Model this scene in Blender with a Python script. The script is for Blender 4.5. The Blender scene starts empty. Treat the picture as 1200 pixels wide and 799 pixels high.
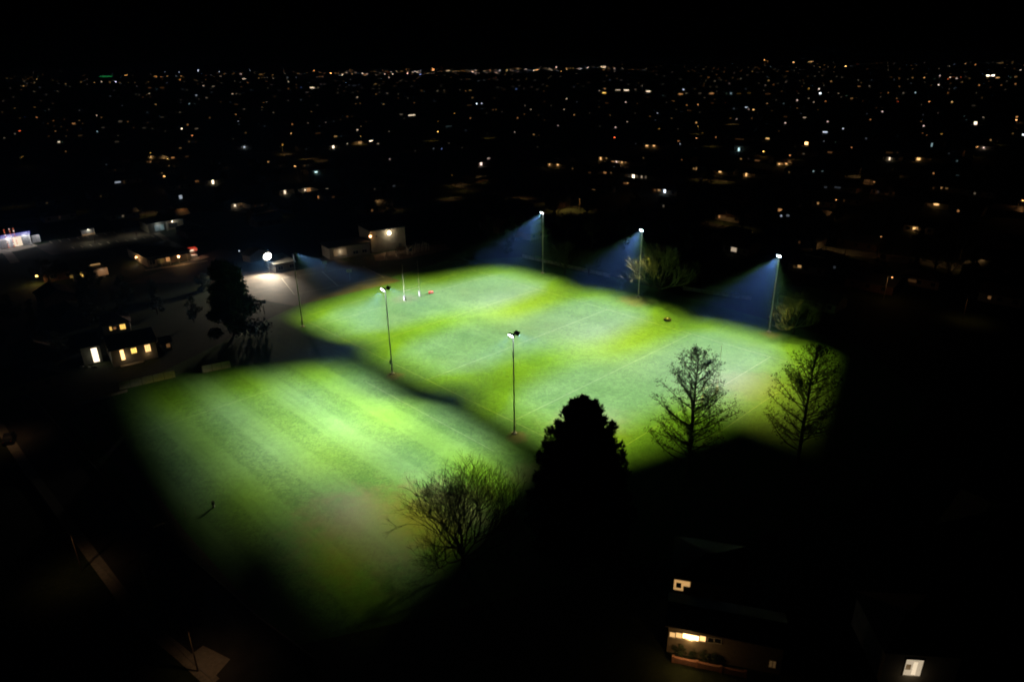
import bpy, math, random
from mathutils import Vector, Matrix
random.seed(7)
R = math.radians
scene = bpy.context.scene
col = scene.collection

# ------------------------------------------------------------------ camera
CAM_H = 67.0                       # drone height above the playing field
FOC = 800.0                        # focal length in photo pixels (24 mm on 36 mm, 1200 px wide)
PITCH = math.atan(326 / 800)
ROLL = R(0.9)
cam_d = bpy.data.cameras.new('camera'); cam = bpy.data.objects.new('camera', cam_d); col.objects.link(cam)
cam_d.lens = 24.0; cam_d.sensor_width = 36.0; cam_d.clip_start = 0.5; cam_d.clip_end = 30000
_ru = Vector((1, 0, 0)); _uu = Vector((0, math.sin(PITCH), math.cos(PITCH))); _f = Vector((0, math.cos(PITCH), -math.sin(PITCH)))
_r = _ru * math.cos(ROLL) - _uu * math.sin(ROLL); _u = _ru * math.sin(ROLL) + _uu * math.cos(ROLL)
m = Matrix((_r, _u, -_f)).transposed().to_4x4(); m.translation = (0, 0, CAM_H)
cam.matrix_world = m
scene.camera = cam

# ------------------------------------------------------------------ world (night sky), exposure
w = bpy.data.worlds.new('World'); scene.world = w; w.use_nodes = True
nt = w.node_tree; nt.nodes.clear()
sky = nt.nodes.new('ShaderNodeTexSky'); sky.sky_type = 'NISHITA'; sky.sun_disc = False
sky.sun_elevation = R(-4.0); sky.sun_rotation = R(200)
bg = nt.nodes.new('ShaderNodeBackground'); bg.inputs[1].default_value = 0.0012
wo = nt.nodes.new('ShaderNodeOutputWorld')
nt.links.new(sky.outputs[0], bg.inputs[0]); nt.links.new(bg.outputs[0], wo.inputs[0])
vs = scene.view_settings; vs.view_transform = 'Standard'; vs.look = 'None'; vs.exposure = 0.0; vs.gamma = 1.0; vs.use_curve_mapping = False
cy = scene.cycles
cy.use_denoising = True; cy.max_bounces = 3; cy.diffuse_bounces = 1; cy.glossy_bounces = 1; cy.caustics_reflective = False; cy.caustics_refractive = False; cy.use_adaptive_sampling = True; cy.adaptive_threshold = .03; cy.volume_bounces = 0
cy.transparent_max_bounces = 6; cy.sample_clamp_indirect = 0.5; cy.use_light_tree = True; cy.light_sampling_threshold = 0.0
cy.filter_width = 1.9
HAZE_D = 4.0e-4

# ------------------------------------------------------------------ picture <-> ground
def unroll(px, py):
    dx, dy = px - 600, py - 399.5
    return (dx * math.cos(ROLL) - dy * math.sin(ROLL)) / FOC, (dx * math.sin(ROLL) + dy * math.cos(ROLL)) / FOC
def ray(px, py):
    u, v = unroll(px, py)
    return Vector((u, math.cos(PITCH) - v * math.sin(PITCH), -(math.sin(PITCH) + v * math.cos(PITCH))))
def at(px, py, z=0.0):
    d = ray(px, py); t = (CAM_H - z) / -d.z
    return Vector((d.x * t, d.y * t, z))
def at_far(px, py, z=2.0, cap=6000.0):
    """ground point under a far light; past the cap the light stands higher instead"""
    d = ray(px, py)
    if -d.z > 1e-5:
        t = (CAM_H - z) / -d.z
        if d.y * t < cap: return Vector((d.x * t, d.y * t, z))
    t = cap / d.y
    return Vector((d.x * t, cap, CAM_H + d.z * t))
AX = R(-46.0)
A = Vector((math.cos(AX), math.sin(AX), 0)); N = Vector((-math.sin(AX), math.cos(AX), 0))   # along the pitch / across it, away from the camera

# ------------------------------------------------------------------ materials
MATS = {}
def mat(name, color, rough=0.8, metal=0.0, noise=0.0, nscale=3.0, bump=0.0, spec=0.3):
    if name in MATS: return MATS[name]
    mt = bpy.data.materials.new(name); mt.use_nodes = True; t = mt.node_tree; b = t.nodes['Principled BSDF']
    b.inputs['Base Color'].default_value = (*color, 1); b.inputs['Roughness'].default_value = rough; b.inputs['Metallic'].default_value = metal
    b.inputs['Specular IOR Level'].default_value = spec
    if noise or bump:
        tc = t.nodes.new('ShaderNodeTexCoord'); nz = t.nodes.new('ShaderNodeTexNoise'); nz.inputs['Scale'].default_value = nscale; nz.inputs['Detail'].default_value = 6
        t.links.new(tc.outputs['Object'], nz.inputs['Vector'])
        if noise:
            r_ = t.nodes.new('ShaderNodeValToRGB')
            r_.color_ramp.elements[0].position = .3; r_.color_ramp.elements[1].position = .7
            r_.color_ramp.elements[0].color = (*[c * (1 - noise) for c in color], 1); r_.color_ramp.elements[1].color = (*[min(1, c * (1 + noise)) for c in color], 1)
            t.links.new(nz.outputs['Fac'], r_.inputs[0]); t.links.new(r_.outputs[0], b.inputs['Base Color'])
        if bump:
            bp = t.nodes.new('ShaderNodeBump'); bp.inputs['Strength'].default_value = bump
            t.links.new(nz.outputs['Fac'], bp.inputs['Height']); t.links.new(bp.outputs[0], b.inputs['Normal'])
    MATS[name] = mt; return mt
def emit(name, color, strength):
    if name in MATS: return MATS[name]
    mt = bpy.data.materials.new(name); mt.use_nodes = True; t = mt.node_tree; b = t.nodes['Principled BSDF']
    b.inputs['Base Color'].default_value = (.3, .3, .3, 1); b.inputs['Roughness'].default_value = .4
    b.inputs['Emission Color'].default_value = (*color, 1); b.inputs['Emission Strength'].default_value = strength
    mt.cycles.emission_sampling = 'NONE'
    MATS[name] = mt; return mt
LC = {'y': (1, .56, .20), 'w': (1, .80, .55), 'b': (.72, .84, 1), 'B': (.25, .4, 1), 'c': (.6, .95, 1), 'p': (1, .74, .64), 'o': (1, .45, .15), 'r': (1, .16, .05), 'g': (.5, .9, .6), 'A': (1, .58, .12)}
LEV = {1: .032, 2: .12, 3: .45, 4: 1.4, 5: 4.2}
def lmat(c, k): return emit('light_%s%d' % ({'B': 'blue'}.get(c, c), k), LC[c], LEV[k])

M_wall = mat('weatherboard', (.32, .29, .25), noise=.15, nscale=.8)
M_brick = mat('dark_brick', (.12, .075, .055), .9, noise=.25, nscale=3)
M_wall2 = mat('painted_block', (.24, .225, .18), noise=.12, nscale=.6)
M_white = mat('white_paint', (.75, .75, .72), .5)
M_roof = mat('dark_iron_roof', (.045, .045, .05), .5, noise=.2, nscale=.5)
M_roof2 = mat('tile_roof', (.09, .055, .045), .7, noise=.3, nscale=1.2)
M_roof3 = mat('pale_iron_roof', (.25, .25, .23), .45, noise=.15, nscale=.4)
M_glass = mat('dark_glass', (.02, .022, .025), .08, spec=.5)
M_frame = mat('window_frame', (.5, .48, .44), .5)
M_steel = mat('galvanised_steel', (.42, .44, .44), .45, .6, noise=.12, nscale=1.5)
M_dark = mat('black_housing', (.015, .015, .017), .5)
M_conc = mat('concrete', (.30, .28, .25), .9, noise=.2, nscale=2)
M_asph = mat('asphalt', (.05, .048, .046), .85, noise=.3, nscale=.35, bump=.1)
M_court = mat('worn_asphalt', (.072, .060, .048), .85, noise=.35, nscale=.18, bump=.1)
M_paint = mat('line_paint', (.62, .62, .58), .7, noise=.25, nscale=2)
M_post = mat('weathered_white_paint', (.42, .44, .42), .5)
M_chalk = mat('worn_pitch_line', (.125, .19, .095), .9, noise=.4, nscale=1.1)
M_wood = mat('weathered_timber', (.12, .095, .07), .85, noise=.3, nscale=3)
M_bark = mat('bark', (.06, .05, .04), .9, noise=.3, nscale=4)
M_twig = mat('bare_twigs', (.026, .022, .018), .9)
M_needle = mat('dark_needles', (.02, .035, .018), .8)
M_leaf = mat('leaves', (.045, .065, .028), .8)
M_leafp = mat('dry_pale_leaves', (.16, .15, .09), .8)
M_tyre = mat('tyre_rubber', (.02, .02, .02), .8)
M_red = mat('red_vinyl', (.50, .06, .03), .6)
M_blue = mat('blue_plastic', (.10, .20, .42), .4)
M_orange = mat('orange_bark_chip', (.14, .095, .06), .95, noise=.35, nscale=3)

def turf(name, base, dark, worn, patches, scale=1.0, stripes=True):
    """grass with mown stripes, mottling and worn earth at given spots (x, y, radius, strength)"""
    mt = bpy.data.materials.new(name); mt.use_nodes = True; t = mt.node_tree; b = t.nodes['Principled BSDF']; L = t.links.new
    b.inputs['Roughness'].default_value = .9; b.inputs['Specular IOR Level'].default_value = .15
    g = t.nodes.new('ShaderNodeNewGeometry')
    def nz(sc, det=5):
        n = t.nodes.new('ShaderNodeTexNoise'); n.inputs['Scale'].default_value = sc; n.inputs['Detail'].default_value = det; n.inputs['Roughness'].default_value = .65
        L(g.outputs['Position'], n.inputs['Vector']); return n.outputs['Fac']
    def mix(f, c1, c2):
        x = t.nodes.new('ShaderNodeMix'); x.data_type = 'RGBA'
        if isinstance(f, float): x.inputs[0].default_value = f
        else: L(f, x.inputs[0])
        for i, c in ((6, c1), (7, c2)):
            if isinstance(c, tuple): x.inputs[i].default_value = (*c, 1)
            else: L(c, x.inputs[i])
        return x.outputs[2]
    def mth(op, a, b_=None, c=None, clamp=False):
        x = t.nodes.new('ShaderNodeMath'); x.operation = op; x.use_clamp = clamp
        for i, v in enumerate((a, b_, c)):
            if v is None: continue
            if isinstance(v, (int, float)): x.inputs[i].default_value = v
            else: L(v, x.inputs[i])
        return x.outputs[0]
    def ramp(f, lo, hi):
        x = t.nodes.new('ShaderNodeMapRange'); x.interpolation_type = 'SMOOTHSTEP'
        L(f, x.inputs[0]); x.inputs[1].default_value = lo; x.inputs[2].default_value = hi; return x.outputs[0]
    c = mix(ramp(nz(.09), .35, .68), base, dark)
    c = mix(mth('MULTIPLY', ramp(nz(.9, 8), .40, .66), .6), c, tuple(q * .55 for q in dark))
    c = mix(mth('MULTIPLY', ramp(nz(.28, 6), .45, .7), .4), c, (base[0] * 1.3, base[1] * 1.22, base[2] * 1.3))
    c = mix(mth('MULTIPLY', ramp(nz(.045), .52, .75), .35), c, (base[0] * 1.35, base[1] * .98, base[2] * .9))
    c = mix(mth('MULTIPLY', ramp(nz(2.6, 4), .42, .66), .6), c, tuple(q * .5 for q in dark))
    if stripes:
        dp = t.nodes.new('ShaderNodeVectorMath'); dp.operation = 'DOT_PRODUCT'; L(g.outputs['Position'], dp.inputs[0]); dp.inputs[1].default_value = tuple(N)
        sn = mth('SINE', mth('MULTIPLY', dp.outputs['Value'], 2 * math.pi / 11.0))
        c = mix(mth('MULTIPLY', ramp(sn, -.25, .25), mth('MULTIPLY_ADD', ramp(dp.outputs['Value'], 80, 76), .26, .08)), c, (base[0] * 1.25, base[1] * 1.2, base[2] * 1.3))
        dq = t.nodes.new('ShaderNodeVectorMath'); dq.operation = 'DOT_PRODUCT'; L(g.outputs['Position'], dq.inputs[0]); dq.inputs[1].default_value = tuple(A)
        # streaky wear in the direction of play
        mp = t.nodes.new('ShaderNodeCombineXYZ'); L(mth('MULTIPLY', dp.outputs['Value'], .75), mp.inputs[0]); L(mth('MULTIPLY', dq.outputs['Value'], .05), mp.inputs[1])
        n2 = t.nodes.new('ShaderNodeTexNoise'); n2.inputs['Scale'].default_value = 1; n2.inputs['Detail'].default_value = 4; L(mp.outputs[0], n2.inputs['Vector'])
        c = mix(mth('MULTIPLY', ramp(n2.outputs['Fac'], .5, .7), .35), c, tuple(q * .8 for q in dark))
    wn = nz(.35, 6)
    for (x, y, rad, k) in patches:
        d = t.nodes.new('ShaderNodeVectorMath'); d.operation = 'DISTANCE'; L(g.outputs['Position'], d.inputs[0]); d.inputs[1].default_value = (x, y, 0)
        f = mth('ADD', mth('DIVIDE', d.outputs['Value'], rad), mth('MULTIPLY', mth('SUBTRACT', wn, .5), 1.6))
        f = mth('SUBTRACT', 1.0, ramp(f, .35, 1.15))
        c = mix(mth('MULTIPLY', f, k), c, worn)
    L(c, b.inputs['Base Color'])
    bp = t.nodes.new('ShaderNodeBump'); bp.inputs['Strength'].default_value = .6; bp.inputs['Distance'].default_value = .06; L(nz(7.0, 4), bp.inputs['Height']); L(bp.outputs[0], b.inputs['Normal'])
    return mt

# ------------------------------------------------------------------ mesh helpers
class MB:
    def __init__(s): s.v = []; s.f = []; s.mi = []; s.cur = 0
    def face(s, pts):
        i = len(s.v); s.v += [tuple(p) for p in pts]; s.f.append(tuple(range(i, i + len(pts)))); s.mi.append(s.cur)
    def box(s, x0, x1, y0, y1, z0, z1):
        i = len(s.v)
        s.v += [(x0, y0, z0), (x1, y0, z0), (x1, y1, z0), (x0, y1, z0), (x0, y0, z1), (x1, y0, z1), (x1, y1, z1), (x0, y1, z1)]
        for q in ((0, 3, 2, 1), (4, 5, 6, 7), (0, 1, 5, 4), (1, 2, 6, 5), (2, 3, 7, 6), (3, 0, 4, 7)):
            s.f.append(tuple(i + k for k in q)); s.mi.append(s.cur)
        return s
    def bar(s, p0, p1, wdt, hgt=None):
        """box section between two points"""
        p0, p1 = Vector(p0), Vector(p1); hgt = hgt or wdt; d = (p1 - p0).normalized()
        a = d.cross(Vector((0, 0, 1)));  a = a.normalized() if a.length > 1e-4 else Vector((1, 0, 0)); b = a.cross(d)
        i = len(s.v)
        for p in (p0, p1):
            for sa, sb in ((-1, -1), (1, -1), (1, 1), (-1, 1)): s.v.append(tuple(p + a * sa * wdt / 2 + b * sb * hgt / 2))
        for q in ((0, 1, 2, 3), (7, 6, 5, 4), (0, 4, 5, 1), (1, 5, 6, 2), (2, 6, 7, 3), (3, 7, 4, 0)): s.f.append(tuple(i + k for k in q)); s.mi.append(s.cur)
        return s
    def tube(s, p0, p1, r0, r1, n=6, cap=True):
        p0, p1 = Vector(p0), Vector(p1); d = p1 - p0
        if d.length < 1e-6: return s
        d.normalize(); a = d.cross(Vector((0.13, .31, 1)));  a = a.normalized() if a.length > 1e-4 else Vector((1, 0, 0)); b = d.cross(a)
        i = len(s.v)
        for p, r_ in ((p0, r0), (p1, r1)):
            for k in range(n):
                t = 2 * math.pi * k / n; s.v.append(tuple(p + a * math.cos(t) * r_ + b * math.sin(t) * r_))
        for k in range(n):
            s.f.append((i + k, i + (k + 1) % n, i + n + (k + 1) % n, i + n + k)); s.mi.append(s.cur)
        if cap and n > 3:
            s.f.append(tuple(i + k for k in reversed(range(n)))); s.f.append(tuple(i + n + k for k in range(n))); s.mi += [s.cur] * 2
        return s
    def lathe(s, prof, n=16, c=(0, 0, 0)):
        i = len(s.v)
        for r_, z in prof:
            for k in range(n): t = 2 * math.pi * k / n; s.v.append((c[0] + r_ * math.cos(t), c[1] + r_ * math.sin(t), c[2] + z))
        for j in range(len(prof) - 1):
            for k in range(n):
                s.f.append((i + j * n + k, i + j * n + (k + 1) % n, i + (j + 1) * n + (k + 1) % n, i + (j + 1) * n + k)); s.mi.append(s.cur)
        return s
    def mesh(s, name, mats):
        me = bpy.data.meshes.new(name); me.from_pydata(s.v, [], s.f)
        for q in (mats if isinstance(mats, (list, tuple)) else [mats]): me.materials.append(q)
        if any(s.mi): me.polygons.foreach_set('material_index', s.mi)
        me.update(); return me
    def build(s, name, mats, parent=None, smooth=False, loc=None):
        me = s.mesh(name, mats)
        if smooth: me.polygons.foreach_set('use_smooth', [True] * len(me.polygons))
        return link(name, me, parent, loc)
def link(name, data, parent=None, loc=None):
    o = bpy.data.objects.new(name, data); col.objects.link(o)
    if parent is not None: o.parent = parent
    if loc is not None: o.location = loc
    return o
def thing(name, label, cat, loc=(0, 0, 0), rz=0.0, group=None):
    o = link(name, None, None, loc); o.rotation_euler = (0, 0, rz); o.empty_display_size = .5
    o['label'] = label; o['category'] = cat
    if group: o['group'] = group
    return o
def tag(o, label, cat, group=None):
    o['label'] = label; o['category'] = cat
    if group: o['group'] = group
    return o
def struct(o): o['kind'] = 'structure'; return o
def stuff(o, label=None):
    o['kind'] = 'stuff'
    if label: o['label'] = label
    return o
def sheet(name, pts, z, m_, parent=None):
    b = MB(); b.face([(p[0], p[1], z) for p in pts]); return b.build(name, m_, parent)
def strip(name, pts, width, z, m_, parent=None):
    b = MB()
    for i in range(len(pts) - 1):
        p, q = Vector(pts[i][:2]), Vector(pts[i + 1][:2])
        def nrm(k):
            a_ = Vector(pts[max(k - 1, 0)][:2]); b_ = Vector(pts[min(k + 1, len(pts) - 1)][:2]); d = (b_ - a_).normalized(); return Vector((-d.y, d.x))
        n0, n1 = nrm(i) * width / 2, nrm(i + 1) * width / 2
        b.face([(*(p - n0), z), (*(q - n1), z), (*(q + n1), z), (*(p + n0), z)])
    return b.build(name, m_, parent)
def light(name, kind, loc, power, color, parent=None, radius=.15, **kw):
    d = bpy.data.lights.new(name, kind); d.energy = power; d.color = color; d.shadow_soft_size = radius
    for k, v in kw.items(): setattr(d, k, v)
    o = link(name, d, parent, loc); return o

# ------------------------------------------------------------------ ground, field, roads
m_ground = turf('rough_ground', (.036, .050, .018), (.022, .032, .012), (.06, .05, .035), [], stripes=False)
struct(sheet('ground', [(-7900, -900), (7900, -900), (7900, 8400), (-7900, 8400)], 0.0, m_ground))
def gp(*px): return [at(x, y)[:2] for x, y in px]
wear = [(*at(440, 622)[:2], 14, .5), (*at(520, 600)[:2], 10, .5), (*at(395, 600)[:2], 9, .3), (*at(880, 452)[:2], 9, .3), (*at(745, 352)[:2], 6, .55), (*at(462, 440)[:2], 2.5, .7), (*at(606, 512)[:2], 2.5, .7),
        (*at(905, 392)[:2], 3, .6), (*at(476, 350)[:2], 5, .3), (*at(640, 560)[:2], 7, .35), (*at(690, 500)[:2], 10, .25)]
m_turf = turf('mown_turf', (.068, .150, .040), (.046, .118, .027), (.112, .098, .052), wear)
fld = struct(sheet('playing_field', gp((80, 490), (345, 359), (520, 306), (630, 300), (1010, 405), (1090, 470), (1000, 600), (640, 690), (330, 760), (190, 650)), .004, m_turf))
# rugby pitch markings: centre from the two goals
goal_a = at(473.5, 351); goal_b = at(493.5, 347)
G1 = Vector((-30.6, 200.6, 0)); G2 = G1 + A * 100.0; PC = (G1 + G2) / 2
def line(p, q, wd=.13):
    return strip('line', [p, q], wd, .0085, M_chalk, fld)
HW = 33.0
for t, wd in ((-50, .13), (-28, .12), (0, .13), (28, .12), (50, .13), (-60, .12), (60, .12)):
    line(PC + A * t - N * HW, PC + A * t + N * HW, wd)
for s_ in (-1, 1): line(PC - A * 60 + N * s_ * HW, PC + A * 60 + N * s_ * HW)
# second, smaller pitch on the near side
P2 = (at(460, 438) + at(603, 508)) / 2 - N * 32 
line(P2 + N * 25 - A * 21, P2 + N * 25 + A * 22, .1)
line(P2 - A * 33 + N * 8, P2 - A * 33 - N * 22, .1)

court = struct(sheet('asphalt_court', gp((150, 332), (255, 292), (300, 296), (395, 303), (470, 329.5), (345, 358.5), (292, 349), (240, 331)), .012, M_court))
for s_ in (((330, 326), (425, 312)), ((345, 345), (450, 325)), ((330, 326), (345, 345)), ((425, 312), (450, 325)), ((377, 318), (396, 335))):
    strip('line', gp(*s_), .1, .0165, M_paint, court)

def road(name, px, width, kerb=True, mt=None):
    pts = [at(x, y) for x, y in px]
    r_ = struct(strip(name, pts, width, .008, mt or M_asph))
    if kerb:
        for s_ in (-1, 1):
            b = MB(); off = []
            for i, p in enumerate(pts):
                d = (pts[min(i + 1, len(pts) - 1)] - pts[max(i - 1, 0)]).normalized(); off.append(p + Vector((-d.y, d.x, 0)) * s_ * (width / 2 + .08))
            for p, q in zip(off, off[1:]): b.bar(p + Vector((0, 0, .06)), q + Vector((0, 0, .06)), .16, .13)
            b.build('kerb', M_conc, r_)
    return r_
road('side_road', [(-60, 440), (14, 478), (62, 540), (120, 610), (205, 690), (262, 745), (330, 800)], 9.0)
road('street', [(330, 180), (420, 196), (480, 204), (560, 222), (640, 236), (720, 246), (820, 262), (950, 291), (1060, 305), (1210, 325)], 9.0)
road('avenue', [(740, 203), (830, 210), (870, 213), (960, 214), (1010, 206), (1060, 207), (1160, 212)], 8.0)
road('lane', [(150, 192), (190, 188), (240, 182), (330, 178), (400, 189)], 7.0)
road('back_street', [(-40, 262), (80, 256), (170, 250), (260, 246), (330, 248), (440, 250), (545, 231), (600, 224)], 7.5)
road('crescent', [(780, 160), (816, 153), (850, 146), (900, 145), (960, 140)], 8.0)
struct(strip('footpath', [at(x, y) for x, y in ((-60, 470), (0, 500), (40, 560), (100, 640), (165, 727), (215, 768), (250, 800))], 1.6, .016, M_conc))
struct(strip('gravel_track', [at(x, y) for x, y in ((92, 470), (120, 515), (160, 560), (205, 622), (290, 720))], 2.2, .012, mat('gravel_track', (.10, .085, .07), .95, noise=.3, nscale=1.5)))
struct(sheet('driveway', gp((214, 774), (238, 756), (270, 772), (246, 799)), .02, mat('pale_concrete', (.36, .32, .27), .9, noise=.15, nscale=2)))
car_park = struct(sheet('car_park', gp((40, 288), (96, 276), (178, 263), (196, 281), (110, 293), (60, 299)), .013, M_court))
for i in range(13):
    p = Vector(at(58 + i * 10.6, 283.0 - i * 1.62)); strip('bay_line', [p, p + A * 4.6], .3, .018, M_paint, car_park)
for i in range(10):
    p = Vector(at(84 + i * 10.4, 289.5 - i * 1.45)); strip('bay_line', [p, p + A * 4.0], .3, .018, M_paint, car_park)
strip('bay_line', gp((58, 283), (178, 265)), .35, .0215, M_paint, car_park)
bark_bed = struct(sheet('play_area', gp((438, 299), (470, 292), (522, 286), (528, 293), (470, 304), (440, 306)), .0155, M_orange))

# ------------------------------------------------------------------ floodlight masts
MAST_H = 20.9
def flood_data(name, power, cool, warm, out, near, shift=0.0, reach=2.7):
    """one LED array with a shaped beam: even light over a strip of pitch in front of the mast, sharp cut-off above and behind,
    cool in the middle of the beam and yellow towards its sides"""
    d = bpy.data.lights.new(name, 'SPOT'); d.energy = power; d.color = (1, 1, 1); d.spot_size = R(128); d.spot_blend = .2; d.shadow_soft_size = .3
    d.use_nodes = True; t = d.node_tree; t.nodes.clear(); L = t.links.new
    ou = t.nodes.new('ShaderNodeOutputLight'); em = t.nodes.new('ShaderNodeEmission'); L(em.outputs[0], ou.inputs[0])
    g = t.nodes.new('ShaderNodeNewGeometry')
    def mth(op, a, b=None, clamp=False):
        x = t.nodes.new('ShaderNodeMath'); x.operation = op; x.use_clamp = clamp
        for i, v in enumerate((a, b)):
            if v is None: continue
            if isinstance(v, (int, float)): x.inputs[i].default_value = v
            else: L(v, x.inputs[i])
        return x.outputs[0]
    def sm(f, lo, hi, a=0.0, b=1.0):
        x = t.nodes.new('ShaderNodeMapRange'); x.interpolation_type = 'SMOOTHSTEP'; L(f, x.inputs[0])
        for k, v in enumerate((lo, hi, a, b)): x.inputs[k + 1].default_value = v
        return x.outputs[0]
    def dot(v):
        x = t.nodes.new('ShaderNodeVectorMath'); x.operation = 'DOT_PRODUCT'; L(g.outputs['Incoming'], x.inputs[0]); x.inputs[1].default_value = tuple(v); return x.outputs['Value']
    side = Vector((-out.y, out.x, 0))
    s = mth('MAXIMUM', dot((0, 0, -1)), .05)
    o_ = mth('DIVIDE', dot(out), s); l_ = mth('ABSOLUTE', mth('SUBTRACT', mth('DIVIDE', dot(A if not near else side), s), shift))       # throw and sideways reach in mast heights
    w_ = mth('DIVIDE', l_, mth('ADD', mth('MULTIPLY', mth('MAXIMUM', o_, 0), .27 if near else .20), .75 if near else .80))     # the beam fans out with the throw
    k = mth('POWER', mth('MAXIMUM', s, .28), -2.75)
    for q in ((sm(o_, -.06, .62), sm(o_, reach - 2.0, reach, 1, 0), sm(w_, .35, 1.55, 1, 0)) if near else (sm(o_, -.22, .50), sm(o_, 1.4, 2.65, 1, 0), sm(w_, .38, 1.48, 1, 0))): k = mth('MULTIPLY', k, q)
    L(k, em.inputs[1])
    if near:
        sn = mth('SINE', mth('ADD', mth('MULTIPLY', o_, 8.6), 2.6))
        f = mth('ADD', mth('MULTIPLY', sm(w_, .3, 1.0), .55), mth('MULTIPLY', mth('ADD', sn, .9), .26), clamp=True)
    else:
        f = mth('ADD', sm(w_, .35, .95), sm(o_, .75, .1, 0, .75), clamp=True)
    mx = t.nodes.new('ShaderNodeMix'); mx.data_type = 'RGBA'; L(f, mx.inputs[0]); mx.inputs[6].default_value = (*cool, 1); mx.inputs[7].default_value = (*warm, 1)
    L(mx.outputs[2], em.inputs[0])
    return d
COOL, WARM = (1.14, 1.0, 1.18), (1.08, 1.0, .12)
NEAR_DIR = -N * math.cos(R(6)) - A * math.sin(R(6))
def beam_out(sh): return flood_data('flood_beam_across', 94000, COOL, WARM, N, False, sh)
def beam_back(sh): return flood_data('flood_beam_back', 94000, COOL, WARM, -N, False, sh)
def beam_near(sh): return flood_data('flood_beam_near', 100000, (1.10, 1.0, 1.05), (1.0, .98, .16), NEAR_DIR, True, sh, 2.66 if sh >= 0 else 2.52)
M_led = emit('led_glass', (.85, .95, 1.0), 30.0)
def head(root, d, z, side):
    """LED panel on a yoke, aimed along d (unit, horizontal) and 42 degrees down"""
    q = Vector((-d.y, d.x, 0)); dep = R(40); f = d * math.cos(dep) - Vector((0, 0, 1)) * math.sin(dep); up = d * math.sin(dep) + Vector((0, 0, 1)) * math.cos(dep)
    c = Vector((0, 0, z)) + d * .75 + q * side
    M = Matrix((q, f, up)).transposed().to_4x4(); M.translation = c
    b = MB().box(-.52, .52, -.14, .10, -.42, .42)
    for k in range(7): b.box(-.5 + k * .16, -.46 + k * .16, -.26, -.14, -.38, .38)      # cooling fins
    for s_ in (-1, 1): b.box(s_ * .56 - .03, s_ * .56 + .03, -.35, .05, -.06, .06)
    b.box(-.58, .58, -.42, -.34, -.06, .06)
    b.v = [tuple(M @ Vector(p)) for p in b.v]; h = b.build('floodlight', M_dark, root)
    gl = MB().box(-.47, .47, .104, .125, -.37, .37); gl.v = [tuple(M @ Vector(p)) for p in gl.v]; gl.build('glass', M_led, h)
def mast(px, py, label, to_far, to_near, box=False, sh=0.0, shn=None):
    p = at(px, py); t = thing('floodlight_mast', label, 'floodlight', p, 0, 'floodlight masts round the playing fields')
    MB().lathe([(0, 0), (.55, 0), (.55, .22), (.5, .28), (0, .28)], 12).build('concrete_footing', M_conc, t)
    b = MB().lathe([(.3, .28), (.3, .34), (.17, .36), (.165, 3), (.14, 10), (.11, MAST_H - .2), (0, MAST_H - .18)], 14); b.build('pole', M_steel, t, True)
    MB().box(-.2, .2, -.24, -.12, 1.0, 1.9).build('access_hatch', M_steel, t)
    for dz in (7.2, 14.0): MB().lathe([(.165, dz), (.165, dz + .18)], 12).build('joint_collar', M_steel, t)
    if box: MB().box(-.42, -.1, -.2, .2, 2.6, 3.5).build('switch_box', mat('green_steel', (.05, .08, .06), .5), t)
    MB().bar(Vector((0, 0, MAST_H - .3)) - A * .5, Vector((0, 0, MAST_H - .3)) + A * .5, .10).build('crossarm', M_steel, t)
    for use, d, data in ((to_far, N, beam_out), (to_near, -N, beam_near if to_far else beam_back)):
        if not use: continue
        head(t, d, MAST_H, -.28 if d is N else .28)
        o = link('beam', data(shn if shn is not None and d is not N else sh), t, Vector((0, 0, MAST_H - .35)) + d * 1.15)
        o.rotation_euler = (d * math.cos(R(43)) - Vector((0, 0, 1)) * math.sin(R(43))).to_track_quat('-Z', 'Y').to_euler()
        light('spill', 'POINT', Vector((0, 0, MAST_H - .55)) + d * 1.3, 60, (.8, .92, 1), t, .3)
    return t
mast(355, 383, 'grey floodlight mast nearest the bright clubroom, lamps turned to the far pitch', True, False, sh=.32)
mast(460, 438, 'grey floodlight mast with switch box, middle of the row between the two pitches', True, True, True, shn=.24)
mast(603, 508, 'tall grey floodlight mast standing just behind the dark pine, lamps both ways', True, True, shn=-.52)
mast(636, 320, 'floodlight mast with blue beam at the far corner by the low wall', False, True)
mast(748, 348, 'floodlight mast with blue beam beside the leafless tree, middle of far row', False, True)
mast(901, 389, 'floodlight mast with the widest blue beam, at the right end of the far row', False, True, sh=-.12)

# ------------------------------------------------------------------ rugby goals
def goal(c, label):
    t = thing('rugby_goal', label, 'goal posts', c, AX, 'rugby goals of the floodlit pitch')
    for s_ in (-1, 1):
        MB().tube((0, s_ * 2.85, 0), (0, s_ * 2.85, 11.4), .06, .04, 10).build('post', M_post, t, True)
        MB().box(-.22, .22, s_ * 2.85 - .22, s_ * 2.85 + .22, .01, 1.7).build('post_pad', mat('pale_pad', (.30, .34, .33), .6), t)
    MB().tube((0, -2.85, 3.0), (0, 2.85, 3.0), .045, .045, 8).build('crossbar', M_post, t, True)
goal(G1, 'white rugby goal posts at the playground end of the pitch')
goal((at(847, 405, 11.4) + at(828, 412, 11.4)) / 2 * Vector((1, 1, 0)), 'rugby goal posts partly hidden behind the bare cypress')

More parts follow.
